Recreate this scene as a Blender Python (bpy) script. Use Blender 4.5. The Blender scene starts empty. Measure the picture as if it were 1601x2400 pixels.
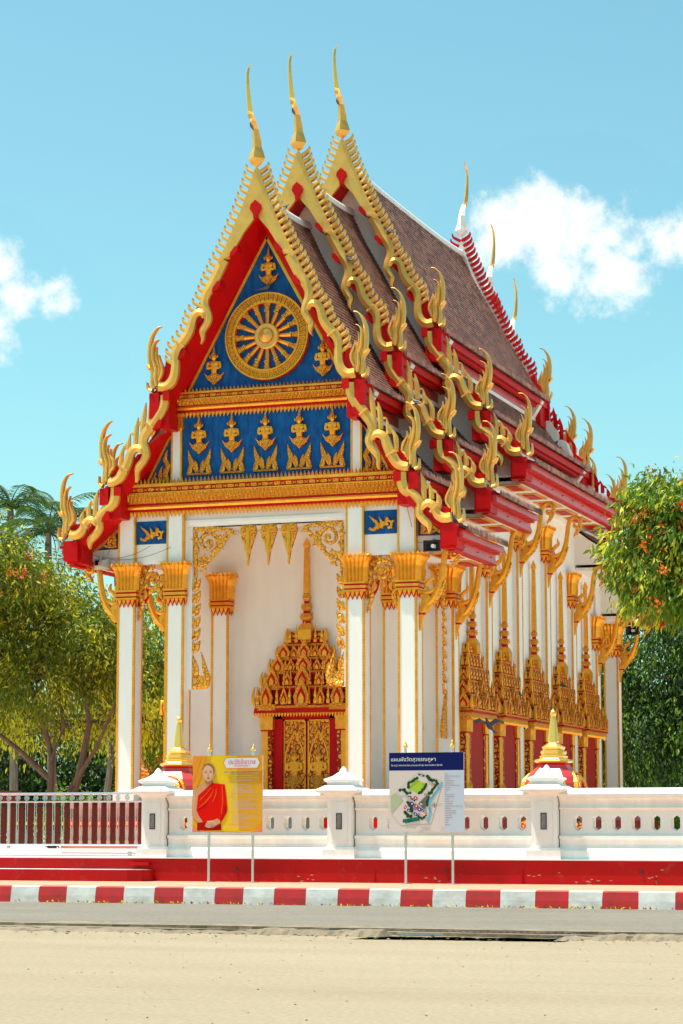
import bpy, bmesh, math, random
import numpy as np
from mathutils import Vector
R=math.radians; PI=math.pi
sc=bpy.context.scene; COL=sc.collection
# ---------------------------------------------------------------- camera
cam=bpy.data.cameras.new('camera'); camo=bpy.data.objects.new('camera',cam); COL.objects.link(camo)
cam.sensor_fit='VERTICAL'; cam.sensor_height=24; cam.lens=54.0; cam.clip_end=3000; cam.clip_start=.1
camo.location=(0,0,1.55); camo.rotation_euler=(R(97.75),0,R(19.8)); sc.camera=camo
# ---------------------------------------------------------------- sky and sun
SUN_EL=R(71); SUN_AZ=R(-107)
w=bpy.data.worlds.new('World'); sc.world=w; w.use_nodes=True; nt=w.node_tree; N=nt.nodes; L=nt.links
bg=N['Background']; bg.inputs['Strength'].default_value=0.081
sky=N.new('ShaderNodeTexSky'); sky.sky_type='NISHITA'; sky.sun_disc=False; sky.sun_elevation=SUN_EL; sky.sun_rotation=SUN_AZ
sky.air_density=1.0; sky.dust_density=1.6; sky.ozone_density=1.0; sky.altitude=0
tint=N.new('ShaderNodeMix'); tint.data_type='RGBA'; tint.blend_type='MULTIPLY'; tint.inputs[0].default_value=1
L.new(sky.outputs[0],tint.inputs[6]); tint.inputs[7].default_value=(1.10,1.70,1.42,1)
tc=N.new('ShaderNodeTexCoord')
nz=N.new('ShaderNodeTexNoise'); nz.inputs['Scale'].default_value=34; nz.inputs['Detail'].default_value=10; nz.inputs['Roughness'].default_value=.66
L.new(tc.outputs['Generated'],nz.inputs['Vector'])
def math_(op,a,b=None):
    m=N.new('ShaderNodeMath'); m.operation=op
    for i,v in enumerate((a,b)):
        if v is None: continue
        if isinstance(v,(int,float)): m.inputs[i].default_value=v
        else: L.new(v,m.inputs[i])
    return m.outputs[0]
acc=None
for c,r,k in [((-.2614,.9314,.2500),.0160,1.0),((-.2440,.9363,.2530),.0185,1.0),((-.2260,.9425,.2480),.0215,1.05),((-.2160,.9460,.2360),.0200,1.0),((-.2090,.9480,.2440),.0130,.8),((-.2400,.9400,.2380),.0130,.75),
              ((-.1948,.9494,.2464),.0140,1.0),((-.1860,.9505,.2470),.0150,1.0),((-.1990,.9500,.2340),.0070,.5),
              ((-.4665,.8567,.2370),.0125,1.0),((-.4600,.8631,.2230),.0125,1.0),((-.4680,.8600,.2110),.0135,.9),((-.4448,.8679,.2205),.0085,.55),((-.4330,.8760,.1960),.0050,.35),((-.31,.93,.215),.004,.2)]:
    sub=N.new('ShaderNodeVectorMath'); sub.operation='SUBTRACT'; L.new(tc.outputs['Generated'],sub.inputs[0]); sub.inputs[1].default_value=c
    ln=N.new('ShaderNodeVectorMath'); ln.operation='LENGTH'; L.new(sub.outputs[0],ln.inputs[0])
    v=math_('MULTIPLY',math_('SUBTRACT',1.0,math_('DIVIDE',ln.outputs['Value'],r*1.15)),k)
    acc=v if acc is None else math_('MAXIMUM',acc,v)
s=math_('ADD',acc,math_('MULTIPLY',math_('SUBTRACT',nz.outputs['Fac'],.5),3.4))
s=math_('MULTIPLY',s,math_('GREATER_THAN',acc,-.9))
mr=N.new('ShaderNodeMapRange'); L.new(s,mr.inputs[0]); mr.inputs[1].default_value=-.05; mr.inputs[2].default_value=.85; mr.interpolation_type='SMOOTHSTEP'
cm=N.new('ShaderNodeMix'); cm.data_type='RGBA'; L.new(mr.outputs[0],cm.inputs[0]); L.new(tint.outputs[2],cm.inputs[6]); cm.inputs[7].default_value=(8.6,8.9,8.7,1)
L.new(cm.outputs[2],bg.inputs['Color'])
sl=bpy.data.lights.new('sun','SUN'); sl.energy=5.0; sl.angle=R(.6); sl.color=(1,.955,.88)
so=bpy.data.objects.new('sun',sl); COL.objects.link(so)
sd=Vector((math.cos(SUN_EL)*math.sin(SUN_AZ),math.cos(SUN_EL)*math.cos(SUN_AZ),math.sin(SUN_EL)))
so.rotation_euler=sd.to_track_quat('Z','Y').to_euler(); so.location=(0,0,60)
sc.view_settings.view_transform='Standard'; sc.view_settings.look='None'; sc.view_settings.gamma=1; sc.view_settings.exposure=0.68
try: sc.cycles.max_bounces=8; sc.cycles.diffuse_bounces=5; sc.cycles.use_denoising=True
except Exception: pass
# ---------------------------------------------------------------- materials
MATS={}
def M(name,col,rough=.6,metal=0,var=0,vs=3,col2=None,bump=0,bs=20,spec=.5,trans=0,kind='noise',stretch=None):
    m=bpy.data.materials.new(name); m.use_nodes=True; t=m.node_tree; n=t.nodes; l=t.links; b=n['Principled BSDF']
    b.inputs['Roughness'].default_value=rough; b.inputs['Metallic'].default_value=metal; b.inputs['Specular IOR Level'].default_value=spec
    b.inputs['Base Color'].default_value=(*col,1)
    c=n.new('ShaderNodeTexCoord'); src=c.outputs['Object']
    if stretch:
        mp=n.new('ShaderNodeMapping'); l.new(src,mp.inputs[0]); mp.inputs['Scale'].default_value=stretch; src=mp.outputs[0]
    if var or col2:
        x=n.new('ShaderNodeTexNoise'); x.inputs['Scale'].default_value=vs; x.inputs['Detail'].default_value=5; l.new(src,x.inputs[0])
        r=n.new('ShaderNodeMapRange'); l.new(x.outputs[0],r.inputs[0]); r.inputs[1].default_value=.32; r.inputs[2].default_value=.68
        mx=n.new('ShaderNodeMix'); mx.data_type='RGBA'; l.new(r.outputs[0],mx.inputs[0])
        a=col2 if col2 else tuple(v*(1-var) for v in col)
        mx.inputs[6].default_value=(*a,1); mx.inputs[7].default_value=(*(col if col2 else tuple(min(1,v*(1+var)) for v in col)),1)
        l.new(mx.outputs[2],b.inputs['Base Color'])
    if bump:
        if kind=='voronoi':
            x=n.new('ShaderNodeTexVoronoi'); x.inputs['Scale'].default_value=bs; l.new(src,x.inputs[0]); o=x.outputs['Distance']
        else:
            x=n.new('ShaderNodeTexNoise'); x.inputs['Scale'].default_value=bs; x.inputs['Detail'].default_value=4; l.new(src,x.inputs[0]); o=x.outputs[0]
        bp=n.new('ShaderNodeBump'); bp.inputs['Strength'].default_value=bump; bp.inputs['Distance'].default_value=.03; l.new(o,bp.inputs['Height']); l.new(bp.outputs[0],b.inputs['Normal'])
    if trans:
        tr=n.new('ShaderNodeBsdfTranslucent'); tr.inputs[0].default_value=(col[0]*1.5,col[1]*1.6,col[2]*.7,1); ms=n.new('ShaderNodeMixShader'); ms.inputs[0].default_value=trans
        l.new(b.outputs[0],ms.inputs[1]); l.new(tr.outputs[0],ms.inputs[2]); l.new(ms.outputs[0],n['Material Output'].inputs[0])
    MATS[name]=m; return m
def carved(name,gold,deep,scale,thr=(.12,.34),stretch=(1,1,1)):
    """gilded carving over painted ground: voronoi ridges raise gold out of the colour in the recesses"""
    m=bpy.data.materials.new(name); m.use_nodes=True; t=m.node_tree; n=t.nodes; l=t.links; b=n['Principled BSDF']
    c=n.new('ShaderNodeTexCoord'); mp=n.new('ShaderNodeMapping'); l.new(c.outputs['Object'],mp.inputs[0]); mp.inputs['Scale'].default_value=stretch
    nn=n.new('ShaderNodeTexNoise'); nn.inputs['Scale'].default_value=scale*.8; l.new(mp.outputs[0],nn.inputs[0])
    ad=n.new('ShaderNodeVectorMath'); ad.operation='MULTIPLY_ADD'; l.new(nn.outputs['Color'],ad.inputs[0]); ad.inputs[1].default_value=(.9/scale,)*3; l.new(mp.outputs[0],ad.inputs[2])
    v=n.new('ShaderNodeTexVoronoi'); v.feature='DISTANCE_TO_EDGE'; v.inputs['Scale'].default_value=scale; l.new(ad.outputs[0],v.inputs[0])
    r=n.new('ShaderNodeMapRange'); l.new(v.outputs[0],r.inputs[0]); r.inputs[1].default_value=thr[0]; r.inputs[2].default_value=thr[1]
    mx=n.new('ShaderNodeMix'); mx.data_type='RGBA'; l.new(r.outputs[0],mx.inputs[0]); mx.inputs[6].default_value=(*deep,1); mx.inputs[7].default_value=(*gold,1)
    l.new(mx.outputs[2],b.inputs['Base Color']); b.inputs['Roughness'].default_value=.4; b.inputs['Metallic'].default_value=.5
    bp=n.new('ShaderNodeBump'); bp.inputs['Strength'].default_value=.9; bp.inputs['Distance'].default_value=.05; l.new(v.outputs[0],bp.inputs['Height']); l.new(bp.outputs[0],b.inputs['Normal'])
    MATS[name]=m; return m
GOLD=(.70,.36,.045)
M('gold',(.86,.37,.03),.36,.7,var=.12,vs=6,bump=.25,bs=35)
M('gold_pale',(.82,.435,.09),.38,.6,var=.1,vs=2.5,bump=.15,bs=12)
M('gold_bright',(.92,.55,.12),.28,.7)
carved('gold_carved',(.88,.42,.035),(.30,.02,.004),9,(.0,.10))
carved('gold_fine',(.88,.40,.03),(.34,.04,.005),17,(.0,.09))
carved('gold_flower',(.84,.40,.03),(.34,.005,.003),7,(.12,.22),(1,1,1.2))
carved('gold_door',(.86,.36,.025),(.26,.006,.004),9,(.05,.14),(1,1,.8))
M('red',(.52,.002,.003),.45,0,var=.1,vs=2,spec=.15)
M('red_dark',(.42,.004,.0),.5,0,var=.12,vs=2,spec=.15)
M('red_pink',(.56,.045,.045),.3,0,var=.12,vs=1.5)
M('stair_grey',(.17,.16,.15),.8)
M('pink_plinth',(.55,.17,.13),.6,0,var=.12,vs=2)
M('white',(.86,.825,.775),.6,0,col2=(.81,.77,.72),vs=1.3,bump=.08,bs=8,stretch=(2.2,2.2,.55))
M('white_dirty',(.78,.76,.72),.7,0,col2=(.52,.50,.47),vs=1.6,stretch=(1,1,.5))
M('white_aged',(.90,.87,.82),.65,0,col2=(.80,.77,.72),vs=1.8,stretch=(3,3,.7),bump=.1,bs=6)
M('porch_floor',(.74,.40,.28),.3)
M('white_trim',(.85,.82,.78),.55,0,col2=(.76,.73,.69),vs=2)
M('blue',(.003,.05,.20),.6,0,spec=.2,col2=(.003,.11,.34),vs=4,bump=.15,bs=9,stretch=(2,1,.7))
M('stainless',(.62,.62,.63),.25,.85)
M('maroon',(.11,.016,.009),.6,0,spec=.15,var=.15,vs=8,stretch=(6,6,.6))
M('dark',(.02,.02,.022),.6)
M('grey_metal',(.38,.37,.35),.4,.3,var=.1)
M('lamp_grey',(.20,.19,.18),.3,0,var=.3,vs=20)
M('bark',(.20,.115,.075),.9,0,col2=(.09,.055,.04),vs=6,bump=.8,bs=14,stretch=(1,1,.25))
M('bark_grey',(.20,.17,.13),.9,0,col2=(.09,.075,.06),vs=5,bump=.7,bs=12,stretch=(1,1,.25))
M('leaf_olive',(.19,.205,.022),.5,0,col2=(.085,.105,.012),vs=1.2,trans=.3,spec=.25)
M('leaf_green',(.16,.28,.03),.55,0,col2=(.055,.12,.014),vs=1.1,trans=.3,spec=.25)
M('leaf_yellow',(.58,.55,.04),.5,0,trans=.35)
M('leaf_dark',(.030,.075,.012),.6,0,col2=(.012,.03,.008),vs=.8,trans=.15,spec=.25)
M('leaf_palm',(.06,.12,.03),.6,0,col2=(.03,.07,.02),vs=2,trans=.2,spec=.25)
M('flower_orange',(.80,.16,.015),.6)
M('flower_red',(.65,.035,.01),.6)
M('pigeon',(.05,.055,.065),.6,0,col2=(.13,.14,.16),vs=18)
# roof tiles: colour differs from tile to tile
m=M('tile',(.27,.13,.09),.55)
t=m.node_tree; n=t.nodes; l=t.links; b=n['Principled BSDF']
c=n.new('ShaderNodeTexCoord'); v=n.new('ShaderNodeTexVoronoi'); v.inputs['Scale'].default_value=5.5; l.new(c.outputs['Object'],v.inputs[0])
cr=n.new('ShaderNodeValToRGB'); l.new(v.outputs['Color'],cr.inputs[0]); cr.color_ramp.elements[0].position=.15; cr.color_ramp.elements[1].position=.8
cr.color_ramp.elements[0].color=(.16,.066,.048,1); cr.color_ramp.elements[1].color=(.44,.20,.135,1)
nn=n.new('ShaderNodeTexNoise'); nn.inputs['Scale'].default_value=.9; nn.inputs['Detail'].default_value=6; l.new(c.outputs['Object'],nn.inputs[0])
mx=n.new('ShaderNodeMix'); mx.data_type='RGBA'; mx.blend_type='MULTIPLY'; mx.inputs[0].default_value=.8; l.new(cr.outputs[0],mx.inputs[6])
c2=n.new('ShaderNodeValToRGB'); l.new(nn.outputs[0],c2.inputs[0]); c2.color_ramp.elements[0].position=.3; c2.color_ramp.elements[1].position=.65
c2.color_ramp.elements[0].color=(.62,.6,.66,1); c2.color_ramp.elements[1].color=(1,1,1,1); l.new(c2.outputs[0],mx.inputs[7]); l.new(mx.outputs[2],b.inputs['Base Color'])
# ---------------------------------------------------------------- mesh helpers
XC=-22.73
WO={}
FRONT=lambda Y,X0=0.0,d=1:(lambda u,v,w:(X0+u,Y-d*w,v))
SIDE=lambda X,s=1:(lambda u,v,w:(X+s*w,u,v))
class MB:
    def __init__(s,tf=None): s.v=[];s.f=[];s.m=[];s.ml=[];s.tf=tf
    def mi(s,n):
        if n not in s.ml: s.ml.append(n)
        return s.ml.index(n)
    def add(s,vs,fs,mat):
        o=len(s.v); t=s.tf
        s.v+= [t(*p) for p in vs] if t else [tuple(p) for p in vs]
        k=s.mi(mat)
        for f in fs: s.f.append(tuple(o+i for i in f)); s.m.append(k)
    def box(s,x0,x1,y0,y1,z0,z1,mat):
        s.add([(x0,y0,z0),(x1,y0,z0),(x1,y1,z0),(x0,y1,z0),(x0,y0,z1),(x1,y0,z1),(x1,y1,z1),(x0,y1,z1)],[(0,1,2,3),(4,5,6,7),(0,1,5,4),(1,2,6,5),(2,3,7,6),(3,0,4,7)],mat)
    def pbox(s,u0,u1,v0,v1,w0,w1,mat): s.box(u0,u1,v0,v1,w0,w1,mat)   # in plane coordinates (needs tf)
    def poly(s,pts,w0,w1,mat,edge=None):
        """flat polygon (u,v) with thickness w0..w1 (front = w1)"""
        n=len(pts); s.add([(u,v,w1) for u,v in pts],[tuple(range(n))],mat)
        s.add([(u,v,w0) for u,v in pts]+[(u,v,w1) for u,v in pts],[(i,(i+1)%n,n+(i+1)%n,n+i) for i in range(n)]+[tuple(range(n))],edge or mat)
    def strip(s,pairs,w0,w1,mat,edge=None):
        n=len(pairs); V=[(a[0],a[1],w1) for a,b in pairs]+[(b[0],b[1],w1) for a,b in pairs]+[(a[0],a[1],w0) for a,b in pairs]+[(b[0],b[1],w0) for a,b in pairs]
        F=[(i,i+1,n+i+1,n+i) for i in range(n-1)]; s.add(V,F,mat)
        G=[(2*n+i,2*n+i+1,3*n+i+1,3*n+i) for i in range(n-1)]+[(i,i+1,2*n+i+1,2*n+i) for i in range(n-1)]+[(n+i,n+i+1,3*n+i+1,3*n+i) for i in range(n-1)]+[(0,n,3*n,2*n),(n-1,2*n-1,4*n-1,3*n-1)]
        s.add(V,G,edge or mat)
    def ribbon(s,path,w0,w1,ridge,mat,sub=3):
        P=smooth(path,sub); n=len(P); V=[];F=[]
        for i,(x,z,h) in enumerate(P):
            a=P[max(0,i-1)];b=P[min(n-1,i+1)]; dx,dz=b[0]-a[0],b[1]-a[1]; q=math.hypot(dx,dz) or 1; nx,nz=-dz/q,dx/q
            V+=[(x+nx*h,z+nz*h,w0),(x+nx*h,z+nz*h,w1),(x,z,w1+ridge*min(1,h/.08)),(x-nx*h,z-nz*h,w1),(x-nx*h,z-nz*h,w0)]
        for i in range(n-1):
            a=5*i;b=a+5
            for k in range(4): F.append((a+k,a+k+1,b+k+1,b+k))
            F.append((a+4,a,b,b+4))
        F.append((0,1,2,3,4)); F.append(tuple(5*n-5+k for k in range(5)))
        s.add(V,F,mat)
    def loft(s,rings,mat,cap=True):
        n=len(rings[0]); V=[p for r in rings for p in r]; F=[]
        for i in range(len(rings)-1):
            for k in range(n): F.append((i*n+k,i*n+(k+1)%n,(i+1)*n+(k+1)%n,(i+1)*n+k))
        if cap: F+= [tuple(range(n)),tuple((len(rings)-1)*n+k for k in range(n))]
        s.add(V,F,mat)
    def lathe(s,cx,cy,prof,mat,n=12,ph=0.,sq=False):
        """prof (r,z); sq makes a square section whose half side is r"""
        rings=[]
        for r,z in prof:
            if sq: rings.append([(cx-r,cy-r,z),(cx+r,cy-r,z),(cx+r,cy+r,z),(cx-r,cy+r,z)])
            else: rings.append([(cx+r*math.cos(ph+2*PI*k/n),cy+r*math.sin(ph+2*PI*k/n),z) for k in range(n)])
        s.loft(rings,mat)
    def cone(s,x,y,z,r,h,mat,n=4,ph=.785):
        V=[(x+r*math.cos(ph+2*PI*k/n),y+r*math.sin(ph+2*PI*k/n),z) for k in range(n)]+[(x,y,z+h)]
        s.add(V,[(k,(k+1)%n,n) for k in range(n)]+[tuple(range(n))],mat)
    def spike(s,u,v,w,hw,h,t,mat,bulge=.25):
        """leaf shaped antefix in plane coords, tip at v+h"""
        V=[(u-hw,v,w),(u-hw*1.15,v+h*bulge,w),(u,v+h,w+t*.3),(u+hw*1.15,v+h*bulge,w),(u+hw,v,w),(u,v+h*bulge,w+t),(u,v,w+t)]
        s.add(V,[(0,1,5,6),(6,5,3,4),(1,2,5),(5,2,3),(0,1,2,3,4)],mat)
    def tube(s,pts,mat,n=6):
        """pts (x,y,z,r)"""
        rings=[]; up=Vector((0,0,1))
        for i,p in enumerate(pts):
            a=Vector(pts[max(0,i-1)][:3]);b=Vector(pts[min(len(pts)-1,i+1)][:3]); d=(b-a).normalized()
            x=d.cross(up if abs(d.z)<.95 else Vector((1,0,0))).normalized(); y=d.cross(x)
            rings.append([tuple(Vector(p[:3])+x*p[3]*math.cos(2*PI*k/n)+y*p[3]*math.sin(2*PI*k/n)) for k in range(n)])
        s.loft(rings,mat)
    def build(s,name,parent=None,org=(0,0,0),smooth=False,**tags):
        me=bpy.data.meshes.new(name); V=np.array(s.v,float)-np.array(org,float)
        me.from_pydata([tuple(p) for p in V],[],s.f)
        for k in s.ml: me.materials.append(MATS[k])
        me.polygons.foreach_set('material_index',s.m)
        if smooth: me.polygons.foreach_set('use_smooth',[True]*len(s.f))
        me.update(); return link(name,me,parent,org,**tags)
def link(name,me,parent,org,**tags):
    o=bpy.data.objects.new(name,me); COL.objects.link(o)
    if parent is not None: o.parent=parent; p=WO[parent.name]; o.location=[a-b for a,b in zip(org,p)]
    else: o.location=org
    WO[o.name]=tuple(org)
    for k,v in tags.items():
        o[k]=v
    return o
def empty(name,org,parent=None,**tags): return link(name,None,parent,org,**tags)
def children(o): return [c for c in bpy.data.objects if c.parent==o]
def copy_tree(o,delta,parent=None,label=None,kids=None):
    c=o.copy(); COL.objects.link(c); w0=WO[o.name]; nw=tuple(a+b for a,b in zip(w0,delta)); WO[c.name]=nw
    c.parent=parent
    c.location=[a-b for a,b in zip(nw,WO[parent.name])] if parent is not None else nw
    if label: c['label']=label
    for ch in children(o): copy_tree(ch,delta,c)
    return c
def smooth(P,sub):
    if sub<2 or len(P)<3: return P
    A=np.array(P,float); out=[]
    for i in range(len(A)-1):
        p0=A[max(0,i-1)];p1=A[i];p2=A[i+1];p3=A[min(len(A)-1,i+2)]
        for k in range(sub):
            t=k/sub; q=.5*((2*p1)+(-p0+p2)*t+(2*p0-5*p1+4*p2-p3)*t*t+(-p0+3*p1-3*p2+p3)*t**3)
            q[-1]=max(.002,q[-1]) if len(q)==3 else q[-1]; out.append(tuple(q))
    out.append(tuple(A[-1])); return out
def flame(mb,u,v,ang,ln,hw,w0,w1,mat,curl=.35,sub=2):
    """curved tapering leaf starting at (u,v) heading ang (rad), bending by curl"""
    P=[];a=ang;x,z=u,v
    for i,f in enumerate((.55,1,.85,.45,.03)):
        P.append((x,z,max(.003,hw*f))); x+=math.cos(a)*ln/4; z+=math.sin(a)*ln/4; a+=curl
    mb.ribbon(P,w0,w1,.02,mat,sub)
def scroll(mb,u,v,r,a0,turns,hw,w0,w1,mat,flip=1,leaves=5,inner=True):
    P=[]; n=int(10*turns)
    for i in range(n+1):
        t=i/n; rr=r*(1-.82*t); a=a0+flip*2*PI*turns*t
        P.append((u+rr*math.cos(a),v+rr*math.sin(a),hw*(1-.5*t)))
    mb.ribbon(P,w0,w1,.03,mat,1)
    for k in range(leaves):
        a=a0+flip*2*PI*(.08+.8*k/leaves); flame(mb,u+r*math.cos(a)*.97,v+r*math.sin(a)*.97,a+flip*1.2,r*.75,hw*.85,w0,w1+.005,mat,-flip*.35)
    if inner: mb.poly([(u+r*.16*math.cos(2*PI*k/8),v+r*.16*math.sin(2*PI*k/8)) for k in range(8)],w0,w1+.03,mat)
STRIP1=[(0.0,0.003),(0.088,-0.11),(0.0,-0.659),(0.273,-0.689),(0.0,-1.342),(0.513,-1.271),(0.358,-1.77),(0.752,-1.805),(0.58,-2.136),(0.91,-2.135),(0.801,-2.486),(1.115,-2.497)]
A1=[(0.958,-2.498,0.142),(1.148,-2.877,0.142),(1.289,-3.142,0.142),(1.446,-3.378,0.128),(1.516,-3.577,0.115),(1.501,-3.754,0.115),(1.431,-3.927,0.108),(1.401,-4.103,0.101),(1.463,-4.256,0.094),(1.564,-4.412,0.088),(1.557,-4.545,0.061),(1.557,-4.663,0.038),(1.611,-4.778,0.004)]
B1=[(1.494,-4.066,0.061),(1.555,-3.937,0.081),(1.679,-3.902,0.101),(1.803,-3.986,0.101),(1.865,-4.139,0.105),(1.912,-4.32,0.115),(2.005,-4.504,0.121),(2.128,-4.661,0.128),(2.267,-4.804,0.128),(2.343,-4.971,0.115),(2.356,-5.193,0.108),(2.359,-5.413,0.111),(2.397,-5.636,0.121),(2.497,-5.804,0.128),(2.649,-5.887,0.128),(2.832,-5.87,0.135)]
H1=[[(3.0,-5.925,0.094),(3.046,-5.724,0.081),(3.031,-5.489,0.081),(3.092,-5.318,0.088),(3.123,-5.1,0.088),(3.131,-4.881,0.088),(3.116,-4.66,0.081),(3.063,-4.465,0.061),(2.971,-4.311,0.04),(2.88,-4.231,0.02),(2.78,-4.209,0.004)],[(2.893,-5.86,0.067),(2.939,-5.6,0.067),(2.924,-5.365,0.061),(3.001,-5.165,0.061),(3.024,-4.947,0.057),(3.016,-4.756,0.051),(2.971,-4.649,0.03),(2.91,-4.594,0.013),(2.849,-4.574,0.003)],[(2.817,-5.811,0.054),(2.863,-5.565,0.054),(2.833,-5.373,0.054),(2.894,-5.187,0.051),(2.94,-5.014,0.04),(2.928,-4.866,0.016),(2.91,-4.762,0.003)],[(2.817,-5.708,0.04),(2.741,-5.528,0.054),(2.726,-5.38,0.051),(2.787,-5.223,0.04),(2.826,-5.094,0.019),(2.841,-4.992,0.003)],[(3.107,-5.377,0.04),(3.168,-5.309,0.027),(3.217,-5.246,0.004)],[(3.03,-5.986,0.047),(3.137,-5.934,0.04),(3.182,-5.806,0.016),(3.19,-5.734,0.003)]]
F1=[(2.466,-5.494),(2.543,-5.279),(2.665,-5.17),(2.696,-5.437),(2.833,-5.563),(2.863,-5.741),(2.619,-5.797)]
E1=[(0.088,-0.11),(0.273,-0.689),(0.513,-1.271),(0.847,-2.009),(1.052,-2.432),(1.162,-2.576),(1.303,-2.887),(1.351,-2.953),(1.492,-3.278),(1.578,-3.478),(1.629,-3.616),(1.757,-3.804),(1.912,-3.994),(1.974,-4.176),(2.051,-4.404),(2.205,-4.593),(2.343,-4.736),(2.436,-4.86),(2.481,-5.055),(2.489,-5.217)]
A2=[(2.678,-6.115,0.12),(2.678,-6.238,0.12),(2.718,-6.439,0.134),(2.909,-6.742,0.149),(3.116,-7.014,0.134),(3.258,-7.19,0.134),(3.298,-7.375,0.12),(3.242,-7.57,0.113),(3.21,-7.735,0.106),(3.289,-7.906,0.099),(3.415,-8.05,0.099),(3.462,-8.189,0.064),(3.462,-8.355,0.05),(3.493,-8.478,0.021)]
B2=[(3.297,-7.694,0.057),(3.353,-7.576,0.085),(3.495,-7.539,0.106),(3.637,-7.638,0.113),(3.7,-7.823,0.12),(3.778,-8.009,0.127),(3.888,-8.197,0.134),(3.997,-8.353,0.127),(4.154,-8.437,0.127),(4.295,-8.445,0.113)]
H2=[[(4.451,-8.483,0.085),(4.436,-8.241,0.078),(4.422,-8.045,0.078),(4.485,-7.868,0.085),(4.533,-7.644,0.085),(4.55,-7.419,0.085),(4.535,-7.191,0.078),(4.489,-6.992,0.064),(4.411,-6.866,0.04),(4.317,-6.769,0.017),(4.231,-6.741,0.003)],[(4.358,-8.403,0.064),(4.374,-8.163,0.064),(4.352,-7.935,0.059),(4.407,-7.743,0.059),(4.455,-7.534,0.059),(4.456,-7.338,0.054),(4.394,-7.183,0.028),(4.261,-7.107,0.003)],[(4.295,-8.279,0.054),(4.281,-8.052,0.057),(4.266,-7.855,0.05),(4.345,-7.679,0.045),(4.377,-7.529,0.035),(4.323,-7.39,0.003)],[(4.257,-8.202,0.042),(4.218,-8.109,0.05),(4.14,-8.029,0.04),(4.164,-7.849,0.054),(4.235,-7.733,0.031),(4.267,-7.629,0.014),(4.252,-7.507,0.003)],[(4.516,-7.93,0.042),(4.579,-7.843,0.028),(4.634,-7.778,0.004)],[(4.482,-8.53,0.05),(4.576,-8.475,0.035),(4.592,-8.37,0.017),(4.592,-8.25,0.003)]]
T2=[[(3.338,-7.104,0.054),(3.307,-6.828,0.068),(3.275,-6.582,0.057),(3.228,-6.289,0.003)],[(3.527,-7.419,0.059),(3.52,-7.176,0.064),(3.497,-6.931,0.054),(3.453,-6.685,0.003)],[(3.748,-7.553,0.054),(3.733,-7.401,0.057),(3.686,-7.125,0.003)],[(3.967,-8.05,0.05),(3.952,-7.838,0.057),(3.937,-7.655,0.059),(3.874,-7.455,0.003)]]
F2=[(3.951,-8.2),(3.999,-7.931),(4.124,-8.044),(4.249,-8.156),(4.264,-8.292),(4.139,-8.331)]
A3=[(4.105,-8.583,0.128),(4.112,-8.813,0.135),(4.171,-9.016,0.142),(4.364,-9.168,0.135),(4.526,-9.305,0.128),(4.6,-9.437,0.115),(4.584,-9.607,0.101),(4.599,-9.735,0.101),(4.716,-9.883,0.101),(4.834,-9.988,0.094),(4.863,-10.117,0.054),(4.847,-10.244,0.007)]
B3=[(4.658,-9.596,0.054),(4.718,-9.499,0.081),(4.837,-9.434,0.101),(4.969,-9.511,0.108),(5.042,-9.656,0.108),(5.115,-9.773,0.121),(5.276,-9.851,0.128),(5.453,-9.831,0.128)]
H3=[[(5.657,-9.883,0.081),(5.644,-9.67,0.074),(5.616,-9.456,0.074),(5.662,-9.274,0.074),(5.707,-9.092,0.074),(5.723,-8.894,0.074),(5.724,-8.681,0.074),(5.704,-8.467,0.067),(5.639,-8.279,0.043),(5.537,-8.159,0.02),(5.398,-8.13,0.003)],[(5.555,-9.779,0.061),(5.557,-9.567,0.057),(5.536,-9.353,0.057),(5.589,-9.172,0.054),(5.62,-8.96,0.051),(5.614,-8.747,0.051),(5.578,-8.589,0.03),(5.462,-8.49,0.003)],[(5.497,-9.706,0.054),(5.484,-9.493,0.054),(5.471,-9.308,0.047),(5.516,-9.14,0.043),(5.539,-8.97,0.034),(5.503,-8.855,0.019),(5.467,-8.746,0.003)],[(5.439,-9.59,0.04),(5.338,-9.443,0.047),(5.339,-9.301,0.051),(5.413,-9.134,0.034),(5.451,-9.008,0.019),(5.429,-8.894,0.003)],[(5.705,-9.305,0.04),(5.772,-9.223,0.027),(5.816,-9.161,0.004)],[(5.657,-9.953,0.047),(5.767,-9.902,0.04),(5.79,-9.747,0.016),(5.783,-9.613,0.003)]]
T3=[[(4.719,-9.328,0.051),(4.705,-9.128,0.065),(4.692,-8.871,0.061),(4.622,-8.624,0.003)],[(4.911,-9.337,0.061),(4.905,-9.138,0.057),(4.851,-8.921,0.003)],[(5.101,-9.574,0.047),(5.117,-9.376,0.067),(5.057,-9.174,0.003)]]
F3=[(5.13,-9.66),(5.19,-9.521),(5.366,-9.558),(5.454,-9.619),(5.424,-9.702),(5.277,-9.724)]
PE=[(-0.089,-1.14),(0.643,-2.307),(1.149,-3.235),(1.649,-4.107),(2.144,-5.045),(2.845,-6.937),(3.479,-7.781),(4.363,-9.383),(4.836,-9.661)]
BL=[(2.606,-6.126),(2.91,-6.237),(4.012,-8.633),(4.435,-8.655),(4.008,-8.635),(4.425,-8.8)]# ---------------------------------------------------------------- ground and road materials that need more nodes
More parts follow.
